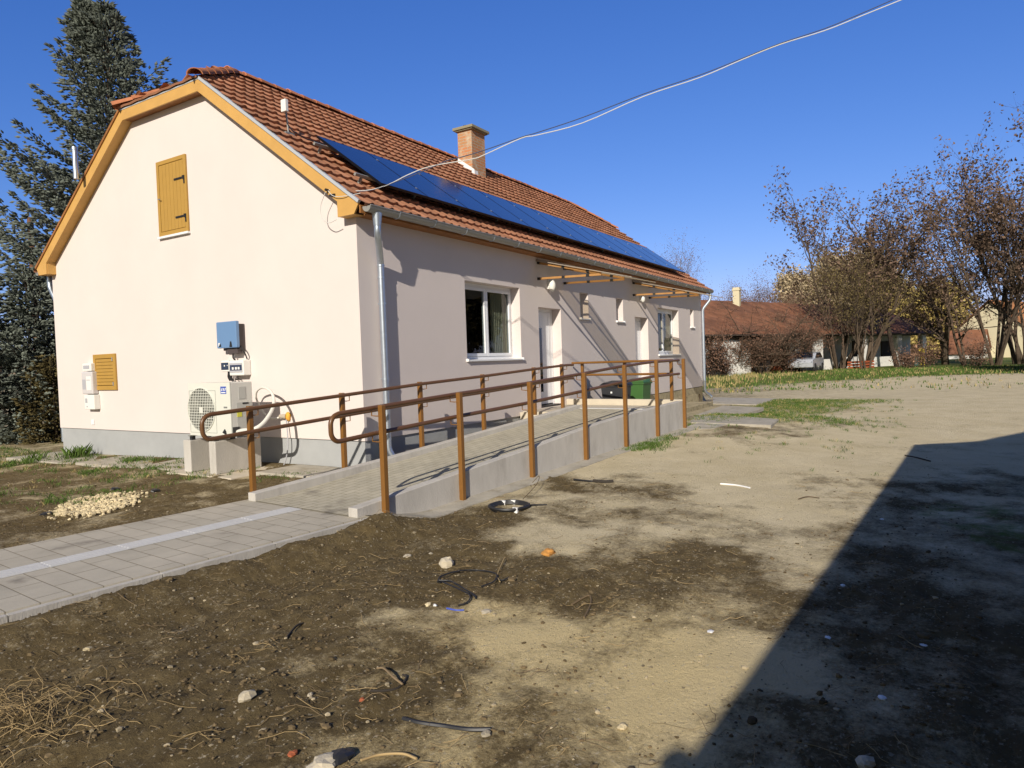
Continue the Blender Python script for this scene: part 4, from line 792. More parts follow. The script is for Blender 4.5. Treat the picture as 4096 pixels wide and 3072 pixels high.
for y_ in (2.53, 3.18-.05):
    for x_ in (-.68, -.40): b = MA(); b.box((x_-.03, y_-.03, .6055), (x_+.03, y_+.03, .665)); b.build('foot', M['black'], ac, bevel=.004)
    b = MA(); b.box((-.74, y_-.025, .6655), (-.32, y_+.025, .684)); b.build('foot_rail', M['zincdull'], ac)
hs = thing('hose', 'thick white insulated hose looping from the heat pump into the gable wall', 'hose', (-.6, 2.0, .8))
k7 = lambda x, y: (700+x/3.686, 1500+y/3.686)
HP = [((890, 822), -.93), ((1000, 818), -.95), ((1160, 800), -.93), ((1290, 720), -.82), ((1390, 590), -.66), ((1445, 470), -.52), ((1455, 340), -.40), ((1400, 230), -.32), ((1300, 185), -.26), ((1220, 225), -.21), ((1195, 300), -.16), ((1220, 400), -.11), ((1320, 570), -.11), ((1440, 640), -.09), ((1600, 610), -.06), ((1650, 610), -.02)]
hp_ = [on(*k7(*a), 0, x) for a, x in HP]; hp_[0] = np.array([-.96, 1.60, .80]); hp_[1][1] = min(hp_[1][1], 1.52)
def crom(P_, n=6):
    P_ = [np.asarray(q, float) for q in P_]; Q = [2*P_[0]-P_[1]]+P_+[2*P_[-1]-P_[-2]]; out = []
    for i in range(1, len(Q)-2):
        for j in range(n):
            t = j/n; a, b, c_, d = Q[i-1:i+3]; out.append(.5*((2*b)+(-a+c_)*t+(2*a-5*b+4*c_-d)*t*t+(-a+3*b-3*c_+d)*t**3))
    return out+[P_[-1]]
cr_ = crom(hp_); nq = len(cr_); b = MB(); b.tube(cr_, [.030-.014*min(1, max(0, (i/nq-.22)/.35)) for i in range(nq)], 10); b.build('hose', M['hose'], hs, smooth='auto')
e = hp_[-1]; b = MB(); b.tube([hp_[-2]+np.array([-.01, .08, .0]), e+np.array([-.01, .0, 0])], [.03, .045], 10); b.build('sleeve', mat('grey beige tape', (.42, .36, .28), .8), hs, smooth='auto')
b = MB(); b.blob(e+np.array([0, -.03, 0]), (.04, .05, .07), 3, (10, 7), .2); b.build('foam', M['foam'], hs, smooth=True)
b = MB(); lp = [on(*k7(*a), 0, x) for a, x in (((1640, 660), -.05), ((1650, 900), -.06), ((1640, 1100), -.07), ((1610, 1240), -.08), ((1500, 1310), -.05))]
b.tube(crom([lp[0], lp[0]+np.array([-.02, -.04, -.25]), lp[0]+np.array([-.03, -.03, -.5]), lp[0]+np.array([-.04, .06, -.72]), lp[0]+np.array([-.02, .2, -.80])]), .010, 6); b.build('drain_tube', M['greyclear'], hs, smooth='auto')
# inverter, breaker boxes, meter
iv = thing('inverter', 'blue grey solar inverter box mounted on the gable above the heat pump', 'inverter', (0, 2.78, 2.0))
b = MB(); b.box((-.20, 2.545, 2.071), (-.135, 3.055, 2.503)); b.build('cover', M['inv'], iv, bevel=.012)
b = MB(); b.box((-.135, 2.58, 2.03), (-.01, 2.98, 2.46)); b.box((-.15, 2.60, 1.975), (-.05, 2.86, 2.065)); b.build('heat_sink', M['invdark'], iv, bevel=.006)
b = MB(); b.prism([(-.205, 2.725, 2.085), (-.205, 2.655, 2.085), (-.205, 2.675, 2.175), (-.205, 2.705, 2.175)], (.004, 0, 0)); b.build('badge', M['black'], iv)
b = MB(); b.prism([(-.204, 3.01, 2.16), (-.204, 3.01, 2.095), (-.204, 2.965, 2.16)], (.003, 0, 0)); b.build('sticker', M['white'], iv)
b = MB(); b.prism([(-.204, 3.005, 2.095), (-.204, 2.94, 2.095), (-.204, 2.95, 2.15)], (.003, 0, 0)); b.build('sticker', M['black'], iv)
b = MB(); b.tube(crom([(-.08, 2.60, 2.1), (-.13, 2.50, 2.05), (-.10, 2.47, 1.96), (-.03, 2.52, 1.88)]), .012, 6); b.tube(crom([(-.10, 2.78, 1.98), (-.12, 2.76, 1.92), (-.09, 2.74, 1.86)]), .014, 6); b.build('cable', M['black'], iv, smooth='auto')
bk = thing('breaker_box', 'wide white breaker box with smoked window under the inverter', 'breaker box', (0, 2.6, 1.6))
b = MB(); b.box((-.15, 2.47, 1.616), (-.0, 2.83, 1.866)); b.build('enclosure', M['lamp'], bk, bevel=.015)
b = MB(); b.box((-.156, 2.49, 1.665), (-.149, 2.82, 1.822)); wn = b.build('window', M['greyclear'], bk, bevel=.003)
b = MB(); b.box((-.159, 2.50, 1.70), (-.156, 2.80, 1.79)); b.build('breakers', M['navy'], wn)
b = MB()
for y_ in (2.70, 2.62, 2.55): b.box((-.163, y_, 1.715), (-.159, y_+.045, 1.755))
b.build('switches', M['lamp'], wn)
b2 = thing('breaker_box', 'small white breaker box with dark blue window left of the wide one', 'breaker box', (0, 2.95, 1.66))
b = MB(); b.box((-.15, 2.835, 1.685), (-.0, 3.045, 1.870)); b.build('enclosure', M['lamp'], b2, bevel=.012)
b = MB(); b.box((-.156, 2.845, 1.715), (-.149, 3.035, 1.835)); wn = b.build('window', M['navy'], b2, bevel=.003)
b = MB(); b.box((-.159, 2.93, 1.77), (-.156, 2.955, 1.795)); b.box((-.159, 2.86, 1.78), (-.156, 2.875, 1.795)); b.build('switches', M['lamp'], wn)
b = MB()
for y_ in (2.94, 2.90, 2.86): b.tube(crom([(-.08, y_, 1.69), (-.09, y_+.01, 1.60), (-.07, y_-.01, 1.53)]), .013, 6)
for y_ in (2.80, 2.72): b.tube(crom([(-.07, y_, 1.62), (-.08, y_-.02, 1.56), (-.03, y_-.03, 1.54)]), .008, 6)
b.build('cable', M['black'], b2, smooth='auto')
mt_ = thing('electricity_meter', 'white and clear electricity meter boxes beside the small ochre shutter', 'electricity meter', (0, 7.5, 1.0))
b = MB(); b.box((-.11, 7.24, 1.785), (0, 7.57, 1.94)); b.build('top_box', M['lamp'], mt_, bevel=.012)
b = MB(); b.box((-.12, 7.20, 1.325), (0, 7.61, 1.775)); tb = b.build('meter_case', mat('clear meter cover', (.60, .57, .57), .2, spec=.7), mt_, bevel=.02)
b = MB(); b.box((-.125, 7.24, 1.40), (-.12, 7.42, 1.68)); b.build('meter', M['lamp'], tb, bevel=.004); b = MB(); b.box((-.128, 7.27, 1.60), (-.125, 7.40, 1.615)); b.box((-.122, 7.45, 1.42), (-.120, 7.58, 1.62)); b.build('display', M['greyclear'], tb)
b = MB(); b.box((-.12, 7.17, 1.018), (0, 7.54, 1.312)); bb = b.build('lower_box', M['lamp'], mt_, bevel=.012); b = MB(); b.box((-.123, 7.42, 1.15), (-.119, 7.50, 1.24)); b.box((-.123, 7.42, 1.06), (-.119, 7.46, 1.09)); b.build('window', M['greyclear'], bb); b = MB(); b.box((-.114, 7.30, 1.83), (-.109, 7.53, 1.90)); b.build('window', M['greyclear'], mt_)
b = MB(); b.box((-.02, 7.43, .70), (0, 7.53, .80)); o = b.build('vent_cover', M['sill'], bevel=.006); tag(o, 'tiny white square cover on the gable just above the grey plinth', 'cover')
# ------------------------------------------------------------------ bins
def bin_(x, y, z, mt, label, rz, h=1.05, open_=0):
    t = thing('wheelie_bin', label, 'wheelie bin', (x, y, z), rz, 'wheelie bins behind the ramp')
    Mx = Matrix.Identity(4)
    b = MB(); w0, d0, w1, d1 = .20, .22, .27, .29
    b.add([(-w0, -d0, .03), (w0, -d0, .03), (w0, d0, .03), (-w0, d0, .03), (-w1, -d1, h-.10), (w1, -d1, h-.10), (w1, d1, h-.10), (-w1, d1, h-.10)], [(0, 3, 2, 1), (4, 5, 6, 7), (0, 1, 5, 4), (1, 2, 6, 5), (2, 3, 7, 6), (3, 0, 4, 7)]); b.build('body', mt, t, local=True, bevel=.02)
    b = MB(); b.box((-w1-.02, -d1-.02, h-.12), (w1+.02, d1+.02, h-.085)); b.build('rim', mt, t, local=True, bevel=.008)
    b = MB(); b.add([(-w1-.03, -d1-.04, h-.082), (w1+.03, -d1-.04, h-.082), (w1+.03, d1+.03, h-.082), (-w1-.03, d1+.03, h-.082), (-w1+.03, -d1+.03, h-.03), (w1-.03, -d1+.03, h-.03), (w1-.03, d1-.02, h+.01), (-w1+.03, d1-.02, h+.01)], [(0, 3, 2, 1), (4, 5, 6, 7), (0, 1, 5, 4), (1, 2, 6, 5), (2, 3, 7, 6), (3, 0, 4, 7)]); b.build('lid', mt, t, local=True, bevel=.015)
    b = MB(); b.tube([(-.2, d1+.07, h-.07), (.2, d1+.07, h-.07)], .015, 8)
    for q in (-.2, .2): b.tube([(q, d1, h-.09), (q, d1+.07, h-.07)], .015, 6)
    b.build('handle', mt, t, local=True)
    for q in (-.24, .24): b = MB(); b.tube([(q-.02, d0+.04, .10), (q+.02, d0+.04, .10)], .10, 16); b.build('wheel', M['black'], t, local=True)
    return t
tb1 = bin_(7.72, -.62, .10, M['blackplastic'], 'black wheelie bin behind the ramp platform, left of the green one', R(-90))
tb2 = bin_(9.05, -.62, .10, M['greenplastic'], 'green wheelie bin with a white sticker beside the black one', R(-90))
b = MB(); b.box((-.19, -.296, .88), (-.09, -.292, .92)); b.build('sticker', M['white'], tb2, local=True)
b = MB(); b.box((-.02, -.295, .78), (.02, -.285, .82)); b.build('sticker', M['white'], tb1, local=True)
# gas meter stub on far plinth
b = MB(); b.tube([(16.3, -.03, .05), (16.3, -.03, .36)], .02, 6); o = b.build('standpipe', M['bark']); tag(o, 'short rusty standpipe against the old plinth near the far corner', 'pipe')
b = MB(); b.box((9.75, -.75, .10), (10.35, -.35, .36)); b.box((10.05, -.6, .36), (10.15, -.5, .42)); o = b.build('black_crate', M['black'], bevel=.02); tag(o, 'low black plastic box on the ground right of the green bin', 'box')
# ------------------------------------------------------------------ overhead cables
A0 = np.array([-.20, .34, 4.24]); kB = atd(1945, 2, 9.2)
hd = (kB-A0)[:2]; hd = hd/np.linalg.norm(hd); hn = np.array([-hd[1], hd[0]])
def vplane(px, py):
    d = ray(px, py); k_ = ((A0-CAM)[:2]@hn)/(d[:2]@hn); return CAM+d*k_
cw = [(1464, 762), (1556, 737), (1630, 700), (1724, 665), (1889, 636), (1940, 618), (2085, 553), (2150, 540), (2330, 492), (2574, 386), (2800, 310), (2963, 241), (3120, 178), (3300, 122), (3450, 62), (3604, 0)]
cdk = [(1464, 764), (1580, 728), (1680, 690), (1789, 642), (1840, 630), (1940, 600), (2085, 549), (2150, 530), (2330, 470), (2574, 376), (2800, 300), (2963, 236), (3120, 174), (3300, 114), (3450, 52), (3570, 0)]
for nm, pts_, mt, lb, r_ in (('overhead_cable', cw, 'cablewhite', 'white overhead cable sagging from the gable corner up across the sky', .0065), ('overhead_cable', cdk, 'cabledark', 'dark blue overhead cable twisted beside the white one across the sky', .0065)):
    P_ = [A0]+[vplane(*q) for q in pts_]; e = P_[-1]+(P_[-1]-P_[-2])*14; b = MB(); b.tube(crom(P_+[e], 4), r_, 6); o = b.build(nm, M[mt], smooth='auto'); tag(o, lb, 'cable', 'overhead cables to the gable corner')
an = thing('cable_anchor', 'small hook and loose wire loop on the lower bargeboard end', 'cable anchor', tuple(A0))
b = MB(); b.tube([(-.156-.03, .34, 4.24), (-.24, .34, 4.24)], .02, 8); b.box((-.21, .20, 4.14), (-.185, .30, 4.17)); b.build('hook', M['iron'], an)
b = MB(); b.tube(crom([(-.20, .38, 4.22), (-.19, .50, 4.05), (-.19, .50, 3.88), (-.19, .36, 3.78), (-.19, .20, 3.80)]), .006, 6); b.tube(crom([(-.2, .34, 4.24), (-.22, .2, 4.13), (-.21, -.02, 4.10), (-.1, -.2, 4.13)]), .005, 6); b.build('wire', M['cablewhite'], an, smooth='auto')
# ------------------------------------------------------------------ neighbour house behind the camera (casts the yard shadow)
nb = thing('neighbour_house', 'low house behind the viewer whose eaves shadow falls over the yard', 'house', (-10, -12, 0))
q0 = np.array([-14.5, -7.80]); q1 = np.array([1.02, -8.53]); dU = (q1-q0)/np.linalg.norm(q1-q0); q0 = q1-dU*24; dN = np.array([dU[1], -dU[0]])
def Nq(a, n_, z): p_ = q1-dU*a+dN*n_; return np.array([p_[0], p_[1], z])
prof = [(0, 2.90), (1.87, 3.65), (2.55, 4.25), (4.6, 6.0), (9.2, 2.9)]
rf_ = MB()
for i in range(len(prof)-1):
    (n0, z0), (n1, z1) = prof[i], prof[i+1]
    rf_.add([Nq(0, n0, z0), Nq(0, n1, z1), Nq(24, n1, z1), Nq(24, n0, z0), Nq(0, n0, z0-.12), Nq(0, n1, z1-.12), Nq(24, n1, z1-.12), Nq(24, n0, z0-.12)], [(0, 1, 2, 3), (7, 6, 5, 4), (0, 4, 5, 1), (1, 5, 6, 2), (2, 6, 7, 3), (3, 7, 4, 0)])
rf_.build('roof', M['oldroof'], nb)
wl = MB(); wl.prism([Nq(.3, .55, -.1), Nq(.3, .55, 3.0), Nq(.3, 4.6, 5.8), Nq(.3, 8.6, 3.1), Nq(.3, 8.6, -.1)], tuple(-np.array([dU[0], dU[1], 0])*23.4)); wl.build('wall', mat('grey yellow neighbour wall', (.20, .175, .13), .95), nb)
bb = MB(); bb.blob(Nq(11.3, -.02, 2.93), (.10, .10, .09), 5, (8, 6), .1); bb.tube([Nq(0, -.03, 2.84), Nq(24, -.03, 2.84)], .06, 8); bb.build('gutter', M['zincdull'], nb)  # round lump added to the unseen eave to shape a bump in its shadow
# ------------------------------------------------------------------ TREES
def leafquads(mb, c_, n, rad, size, rn, mi=1):
    for _ in range(n):
        o = np.array([rn.gauss(0, 1), rn.gauss(0, 1), rn.gauss(0, 1)])*rad; d = np.array([rn.uniform(-1, 1), rn.uniform(-1, 1), rn.uniform(-1, 1)]); d /= np.linalg.norm(d)+1e-6
        e = np.cross(d, [rn.uniform(-1, 1), rn.uniform(-1, 1), rn.uniform(-1, 1)]); e /= np.linalg.norm(e)+1e-6; s = size*rn.uniform(.5, 1.3); p_ = c_+o
        mb.add([p_-d*s-e*s*.35, p_+d*s*.2-e*s*.6, p_+d*s, p_+e*s*.55], [(0, 1, 2, 3)], 0, rn.random())
def tree(base, h, label, seed, spread=.35, stems=1, kind='tree', leaves='leaf', leafn=5, lsize=.16, lrad=.35, bark='bark', r0=.16, levels=4, fork=4, droop=0, lean=(0, 0), crown_lo=.3, name='bare_tree', cat='tree', group='bare trees beyond the yard', density=1.0, upb=.55, leafmin=0, splay=(.10, .34)):
    rn = random.Random(seed); base = np.array(base, float); t = thing(name, label, cat, tuple(base), 0, group); tk = MB(); br = MB(); lv = MB()
    def grow(p0, d, ln, r, lvl):
        n = 5 if lvl == 0 else 4; pts = [p0]; rr = [r]; dd = d.copy()
        for i in range(n):
            j_ = np.array([rn.gauss(0, 1), rn.gauss(0, 1), rn.gauss(0, .6)])*(.10 if lvl == 0 else .16); dd = dd+j_+np.array([0, 0, .05*upb-droop*.12*lvl]); dd /= np.linalg.norm(dd); pts.append(pts[-1]+dd*ln/n); rr.append(r*(1-.62*(i+1)/n))
        (tk if lvl == 0 else br).tube(pts, rr, 7 if lvl == 0 else (5 if lvl == 1 else 3), 0, False)
        if lvl >= levels-1:
            if leafn: 
                for q in pts[1:]:
                    if rn.random() < density and (q[2]-base[2]) > leafmin*h: leafquads(lv, q, leafn, lrad, lsize, rn)
            return
        nb_ = fork+(3 if lvl == 0 else 0)
        for k_ in range(nb_):
            u = rn.uniform(crown_lo if lvl == 0 else .2, 1.0); ix = u*n; i = min(int(ix), n-1); q = pts[i]+(pts[i+1]-pts[i])*(ix-i); a = rn.uniform(0, 2*math.pi); sd = np.array([math.cos(a), math.sin(a), 0]); ax = dd
            ang = rn.uniform(.35, .95)*(spread/.35); nd = dd*math.cos(ang)+sd*math.sin(ang)+np.array([0, 0, upb*.4-droop*.5]); nd /= np.linalg.norm(nd); grow(q, nd, ln*rn.uniform(.38, .62)*(1.15-.45*u if lvl == 0 else 1), rr[i]*.55, lvl+1)
        grow(pts[-1], dd, ln*.45, rr[-1], lvl+1)
    for s in range(stems):
        a = 2*math.pi*s/stems+rn.uniform(-.5, .5); sp = (.0 if stems == 1 else rn.uniform(*splay)); d = np.array([math.cos(a)*sp+lean[0], math.sin(a)*sp+lean[1], 1.]); d /= np.linalg.norm(d)
        grow(base+np.array([math.cos(a), math.sin(a), 0])*(.0 if stems == 1 else .25)-np.array([0, 0, .1]), d, h*rn.uniform(.62, .74), r0*rn.uniform(.8, 1.1), 0)
    tk.build('trunk', M[bark], t, smooth='auto'); br.build('branches', M[bark], t)
    if lv.f: lv.build('crown', M[leaves], t)
    return t
def treeat(dx, dy, dtop, **k):     # trunk foot at photo point, standing on the ground
    g_ = gp(dx, dy, .2); dist = k.pop('depth', None)
    if dist: q = atd(dx, 760, dist); g_ = np.array([q[0], q[1], gz(q[0], q[1])])
    dep = (g_-CAM)@_f; top = CAM[2]+((1446-.0333*(dx*1.8517-2048))-dtop*1.8517)/FPX*dep; g_[2] = gz(g_[0], g_[1]); return tree(g_, top-g_[2], **k)
treeat(1645, 800, 600, depth=50, label='low spreading fruit tree with reddish twigs right of the house end', seed=11, spread=.75, stems=6, leafn=1, lsize=.05, lrad=.26, leaves='twigred', bark='bark', r0=.12, levels=4, fork=5, upb=.30, crown_lo=.15, splay=(.55, 1.15))
treeat(1585, 803, 690, depth=49, label='low bare fruit tree in front of the white annexe', seed=72, spread=.75, stems=5, leafn=1, lsize=.05, lrad=.2, leaves='twigred', r0=.07, fork=5, upb=.3, splay=(.5, 1.0))
treeat(1715, 802, 670, depth=51, label='bare fruit tree left of the parked car', seed=73, spread=.7, stems=5, leafn=1, lsize=.05, lrad=.2, leaves='twigred', r0=.07, fork=5, upb=.3, splay=(.4, .9))
treeat(1600, 798, 650, depth=62, label='pale bare thicket tree whose top shows above the white house chimney', seed=12, spread=.5, stems=5, leafn=3, lsize=.06, lrad=.4, leaves='twigred', r0=.09, fork=6)
treeat(1812, 800, 440, depth=56, lean=(.07, -.12), label='tall multi stemmed tree with dead brown leaf clusters, leftmost of the tall ones', seed=13, stems=5, splay=(.15, .50), spread=.40, leafn=3, lsize=.13, lrad=.24, r0=.14, fork=4, density=.44, leafmin=.25)
treeat(1868, 800, 420, depth=57, lean=(.05, -.09), label='tall forked tree with brown leaves behind the parked car', seed=14, stems=4, splay=(.12, .40), spread=.36, leafn=3, lsize=.12, lrad=.22, r0=.14, fork=4, density=.44, leafmin=.3)
treeat(1870, 802, 560, depth=52, label='thin young tree with olive twigs between the two tallest groups', seed=24, stems=4, spread=.3, leafn=1, lsize=.06, lrad=.25, r0=.08, fork=4, leaves='leafgold', bark='bark')
treeat(1815, 800, 545, depth=54, label='bushy olive brown sapling clump at the foot of the tall trees', seed=34, stems=5, spread=.35, leafn=1, lsize=.07, lrad=.25, r0=.07, fork=4, leaves='leafgold')
treeat(1938, 792, 385, depth=55, label='slender dark trunked tree standing between the two tree groups', seed=15, stems=1, spread=.40, leafn=3, lsize=.13, lrad=.25, bark='barkdark', r0=.20, fork=5, crown_lo=.40, density=.44, leafmin=.4)
treeat(2040, 795, 510, depth=58, label='thick ivy clad trunk tree with dense fine twigs', seed=16, stems=2, spread=.5, leafn=2, lsize=.09, lrad=.3, r0=.28, fork=4, upb=.3, bark='bark')
treeat(2085, 800, 540, depth=54, label='bent low tree with a forked leaning trunk', seed=17, stems=2, spread=.55, leafn=2, lsize=.09, lrad=.3, r0=.12, fork=4, upb=.3, lean=(-.1, .25))
treeat(2150, 793, 365, depth=52, label='very tall many stemmed tree with brown leaves near the right edge', seed=18, stems=6, splay=(.15, .50), spread=.40, leafn=3, lsize=.13, lrad=.24, r0=.14, fork=4, density=.44, lean=(0, .04), leafmin=.28)
treeat(2200, 792, 310, depth=53, label='tallest brown leaved tree, at the right edge of the view', seed=19, stems=4, splay=(.12, .35), spread=.36, leafn=3, lsize=.13, lrad=.24, r0=.16, fork=5, density=.44, leafmin=.28)
treeat(2215, 790, 420, depth=60, label='brown leaved tree half cut by the right edge behind the tallest one', seed=29, stems=3, spread=.36, leafn=3, lsize=.13, lrad=.25, r0=.15, fork=5, density=.44)
treeat(1975, 780, 620, depth=95, label='yellow willow behind the end of the white house', seed=20, stems=3, spread=.55, leafn=9, lsize=.26, lrad=.85, r0=.28, leaves='willow', bark='barklight', fork=5, droop=.5, name='willow')
treeat(2030, 780, 640, depth=98, label='yellow willow seen through the twigs right of the first willow', seed=21, stems=3, spread=.55, leafn=8, lsize=.26, lrad=.85, r0=.28, leaves='willow', bark='barklight', fork=5, droop=.5, name='willow')
for i, (x_, tp, lb) in enumerate(((1740, 615, 'pale beige poplar crown behind the middle of the tiled roof'), (1800, 575, 'tallest pale beige crown behind the tiled roof'), (1860, 590, 'pale beige crown right of the tallest beige one'), (1900, 660, 'low beige crown behind the right half of the tiled roof'))):
    treeat(x_, 780, tp, depth=120+6*i, label=lb, seed=40+i, stems=4, spread=.4, leafn=9, lsize=.28, lrad=.9, r0=.25, leaves='beigetwig', bark='barklight', fork=5, group='pale trees behind the white house')
for i, (x_, tp, lb) in enumerate(((1478, 560, 'faint bare treetop peeping above the far roof verge'), (1630, 620, 'hazy bare treetop above the chimney of the white house'), (1690, 640, 'hazy bare treetop right of the white house chimney'))):
    treeat(x_, 780, tp, depth=80, label=lb, seed=50+i, stems=4, spread=.35, leafn=2, lsize=.06, lrad=.5, r0=.10, leaves='twigred', bark='barklight', fork=6, group='pale trees behind the white house')
# scrub at the foot of the tall trees
for i, (x_, y_, tp, dp_, lb) in enumerate(((1560, 812, 770, 47, 'low dry shrub in front of the white annexe'), (1700, 806, 760, 50, 'dry brown shrub beside the parked car'), (1960, 800, 755, 52, 'brown brushwood under the slender tree'), (2000, 803, 740, 53, 'reddish brushwood left of the thick trunk'), (2110, 800, 735, 51, 'brown scrub between the leaning trunk and the many stemmed tree'))):
    treeat(x_, y_, tp, depth=dp_, label=lb, seed=60+i, stems=9, spread=.6, leafn=1, lsize=.06, lrad=.22, r0=.03, leaves='twigred', fork=4, levels=3, name='shrub', cat='shrub', group='dry shrubs at the foot of the trees', crown_lo=.1)
# ------------------------------------------------------------------ spruces
def spruce(base, h, r_b, label, seed, lo=.12, dens=1.0, mat_='needle', tip2=False, expo=1.0, fs=1.0, name='spruce_tree'):
    rn = random.Random(seed); base = np.array(base, float); t = thing(name, label, 'tree', tuple(base), 0, 'evergreens left of the house'); tk = MB(); tk.tube([base-np.array([0, 0, .1]), base+np.array([0, 0, h*.5]), base+np.array([.0, 0, h*.97])], [.022*h, .012*h, .003*h], 8, 0, False)
    if tip2: tk.tube([base+np.array([0, 0, h*.84]), base-_r*.55+np.array([0, 0, h*.90]), base-_r*.66+np.array([0, 0, h*.99])], [.05, .04, .01], 6, 0, False)
    nd = MB(); br = MB()
    def finger(p_, d, ln, wd):
        d = d/(np.linalg.norm(d)+1e-9); a = np.cross(d, [0, 0, 1.]); na = np.linalg.norm(a); a = a/na if na > .05 else np.array([1., 0, 0]); b_ = np.cross(a, d); m_ = p_+d*ln*.45; tn = rn.random()
        nd.add([p_, m_+a*wd, m_+b_*wd, m_-a*wd, m_-b_*wd, p_+d*ln], [(0, 2, 1), (0, 3, 2), (0, 4, 3), (0, 1, 4), (5, 1, 2), (5, 2, 3), (5, 3, 4), (5, 4, 1)], 0, tn)
    def whorls(org, zt, z0, rr, st_):
        z = z0
        while z < zt:
            f_ = (z-z0)/(zt-z0); R_ = rr*(1-f_)**expo+.10; nbr = rn.choice((5, 6, 7)); a0 = rn.uniform(0, 6.28); wl = rn.uniform(.75, 1.12)
            for k_ in range(nbr):
                a = a0+2*math.pi*k_/nbr+rn.uniform(-.3, .3); Lb = R_*wl*rn.uniform(.62, 1.15); dx = np.array([math.cos(a), math.sin(a), 0]); sdv = np.array([-dx[1], dx[0], 0]); zz = z+rn.uniform(-.12, .12)*fs; up = rn.uniform(.05, .25)+f_*.6
                p0 = org+np.array([0, 0, zz]); n = max(3, int(Lb/(.15*fs))); pts = []
                for i in range(n+1):
                    u = i/n; pts.append(p0+dx*Lb*u+np.array([0, 0, Lb*(up*u-.34*math.sin(u*2.4)*(1-f_)+.26*u*u*(1-f_))]))
                br.tube(pts, [.022*(1-.8*i/n)+.004 for i in range(n+1)], 3, 0, False)
                for i in range(1, n+1):
                    u = i/n; wd_ = (.13+.52*Lb*.42*math.sin(min(1.0, u*.95+.05)*math.pi)**.8)*1.0
                    for q in range(int(dens*(3+9*wd_/.3*.6))):
                        o = rn.uniform(-1, 1); off = o*wd_; p_ = pts[i]+sdv*off+np.array([0, 0, -.38*abs(off)+rn.gauss(0, .035)*fs])+dx*rn.uniform(-.10, .10); finger(p_, dx*.75+sdv*(o*1.1+rn.uniform(-.25, .25))+np.array([0, 0, rn.uniform(-.25, .55)]), rn.uniform(.11, .20)*fs, rn.uniform(.024, .04)*fs)
                for q in range(4): finger(pts[-1], dx+np.array([rn.uniform(-.5, .5), rn.uniform(-.5, .5), rn.uniform(-.1, .7)]), rn.uniform(.16, .28)*fs, .03*fs)
            z += st_*.85*rn.uniform(.8, 1.2)*(1-.45*f_)
        for q in range(6): finger(org+np.array([0, 0, zt-.15+.03*q]), np.array([rn.uniform(-.35, .35), rn.uniform(-.35, .35), 1.]), .34*fs, .028)
    whorls(base, h*.985, h*lo, r_b, .50*fs)
    if tip2: whorls(base-_r*.66, h*.995, h*.86, .75, .30)
    tk.build('trunk', M['bark'], t, smooth='auto'); br.build('branches', M['barkdark'], t); nd.build('crown', M[mat_], t); return t
q = atd(268, 800, 21.5); zt_ = atd(226, 16, 21.5)[2]
spruce((q[0], q[1], 0), zt_, 4.7, 'tall blue spruce with a double tip rising behind the left roof edge', 1, lo=.39, tip2=True, expo=1.12, dens=1.7, fs=1.1)
q = atd(68, 800, 17.5); zt_ = atd(66, 588, 17.5)[2]; spruce((q[0], q[1], 0), zt_, 1.9, 'dense blue spruce standing lower left beside the gable wall', 2, lo=.03, expo=.55, dens=1.6, fs=.95)
q = atd(-50, 800, 17.0); zt_ = atd(-50, 600, 17.0)[2]; spruce((q[0], q[1], 0), zt_, 1.9, 'blue spruce cut by the left edge of the view', 3, lo=.03, expo=.55, dens=1.5, fs=.95)
q = atd(120, 900, 17.0); zt_ = atd(118, 780, 17.0)[2]; spruce((q[0], q[1], 0), zt_, .75, 'small brown tinged juniper tight against the gable corner', 4, lo=.02, expo=.4, dens=2.2, fs=.7, mat_='needlebrown', name='juniper')
q = atd(132, 640, 18.2); zt_ = atd(112, 578, 18.2)[2]; spruce((q[0], q[1], 0), zt_, 1.5, 'blue spruce between the dense one and the house corner', 5, lo=.05, expo=.5, dens=1.5, fs=.9)
for i, (x_, y_, h_) in enumerate(((27.5, -18.5, 9.5), (31, -20.5, 11), (36, -24, 10))):      # stand off to the right; mirrored in the windows
    tree((x_, y_, .1), h_, ('dark tree off to the right mirrored in the near window', 'second dark tree off to the right mirrored in the windows', 'third dark tree off to the right mirrored in the windows')[i], 80+i, stems=3, spread=.4, leafn=9, lsize=.2, lrad=.5, r0=.2, fork=4, levels=4, leaves='needlebrown')
# ------------------------------------------------------------------ utility pole and lamp beyond the spruces
q = atd(70, 560, 30); gq = gz(q[0], q[1]); up_ = thing('utility_pole', 'brown wooden utility pole with a white street lamp behind the spruces', 'utility pole', (q[0], q[1], gq)); tp_ = atd(62, 470, 30)[2]
b = MB(); b.tube([(q[0], q[1], gq), (q[0], q[1], tp_)], [.15, .12], 10); b.build('pole', M['pole'], up_, smooth='auto')
lq = atd(53, 540, 29.7); b = MB(); b.blob(lq, (.22, .22, .15), 2, (12, 8), 0); b.build('lamp_shade', M['lamp'], up_, smooth=True); b = MB(); b.blob(lq+np.array([.05, -.08, -.14]), (.10, .10, .07), 2, (10, 6), 0); b.tube([lq, (q[0], q[1], lq[2]+.05)], .03, 6); b.build('lamp_arm', M['iron'], up_)
for i, (ya, yb, lb) in enumerate(((489, 494, 'topmost'), (512, 511, 'second'), (516, 519, 'third'), (590, 590, 'lowest'))):
    b = MB(); a = atd(-60, ya, 36 if i else 34); c_ = atd(66, yb, 30); b.tube([a, (a+c_)/2-np.array([0, 0, .05]), c_], .022 if i != 3 else .035, 5); o = b.build('power_line', M['cabledark']); tag(o, ('%s of the four power lines reaching the wooden pole from the left' % lb), 'power line', 'power lines to the wooden pole')
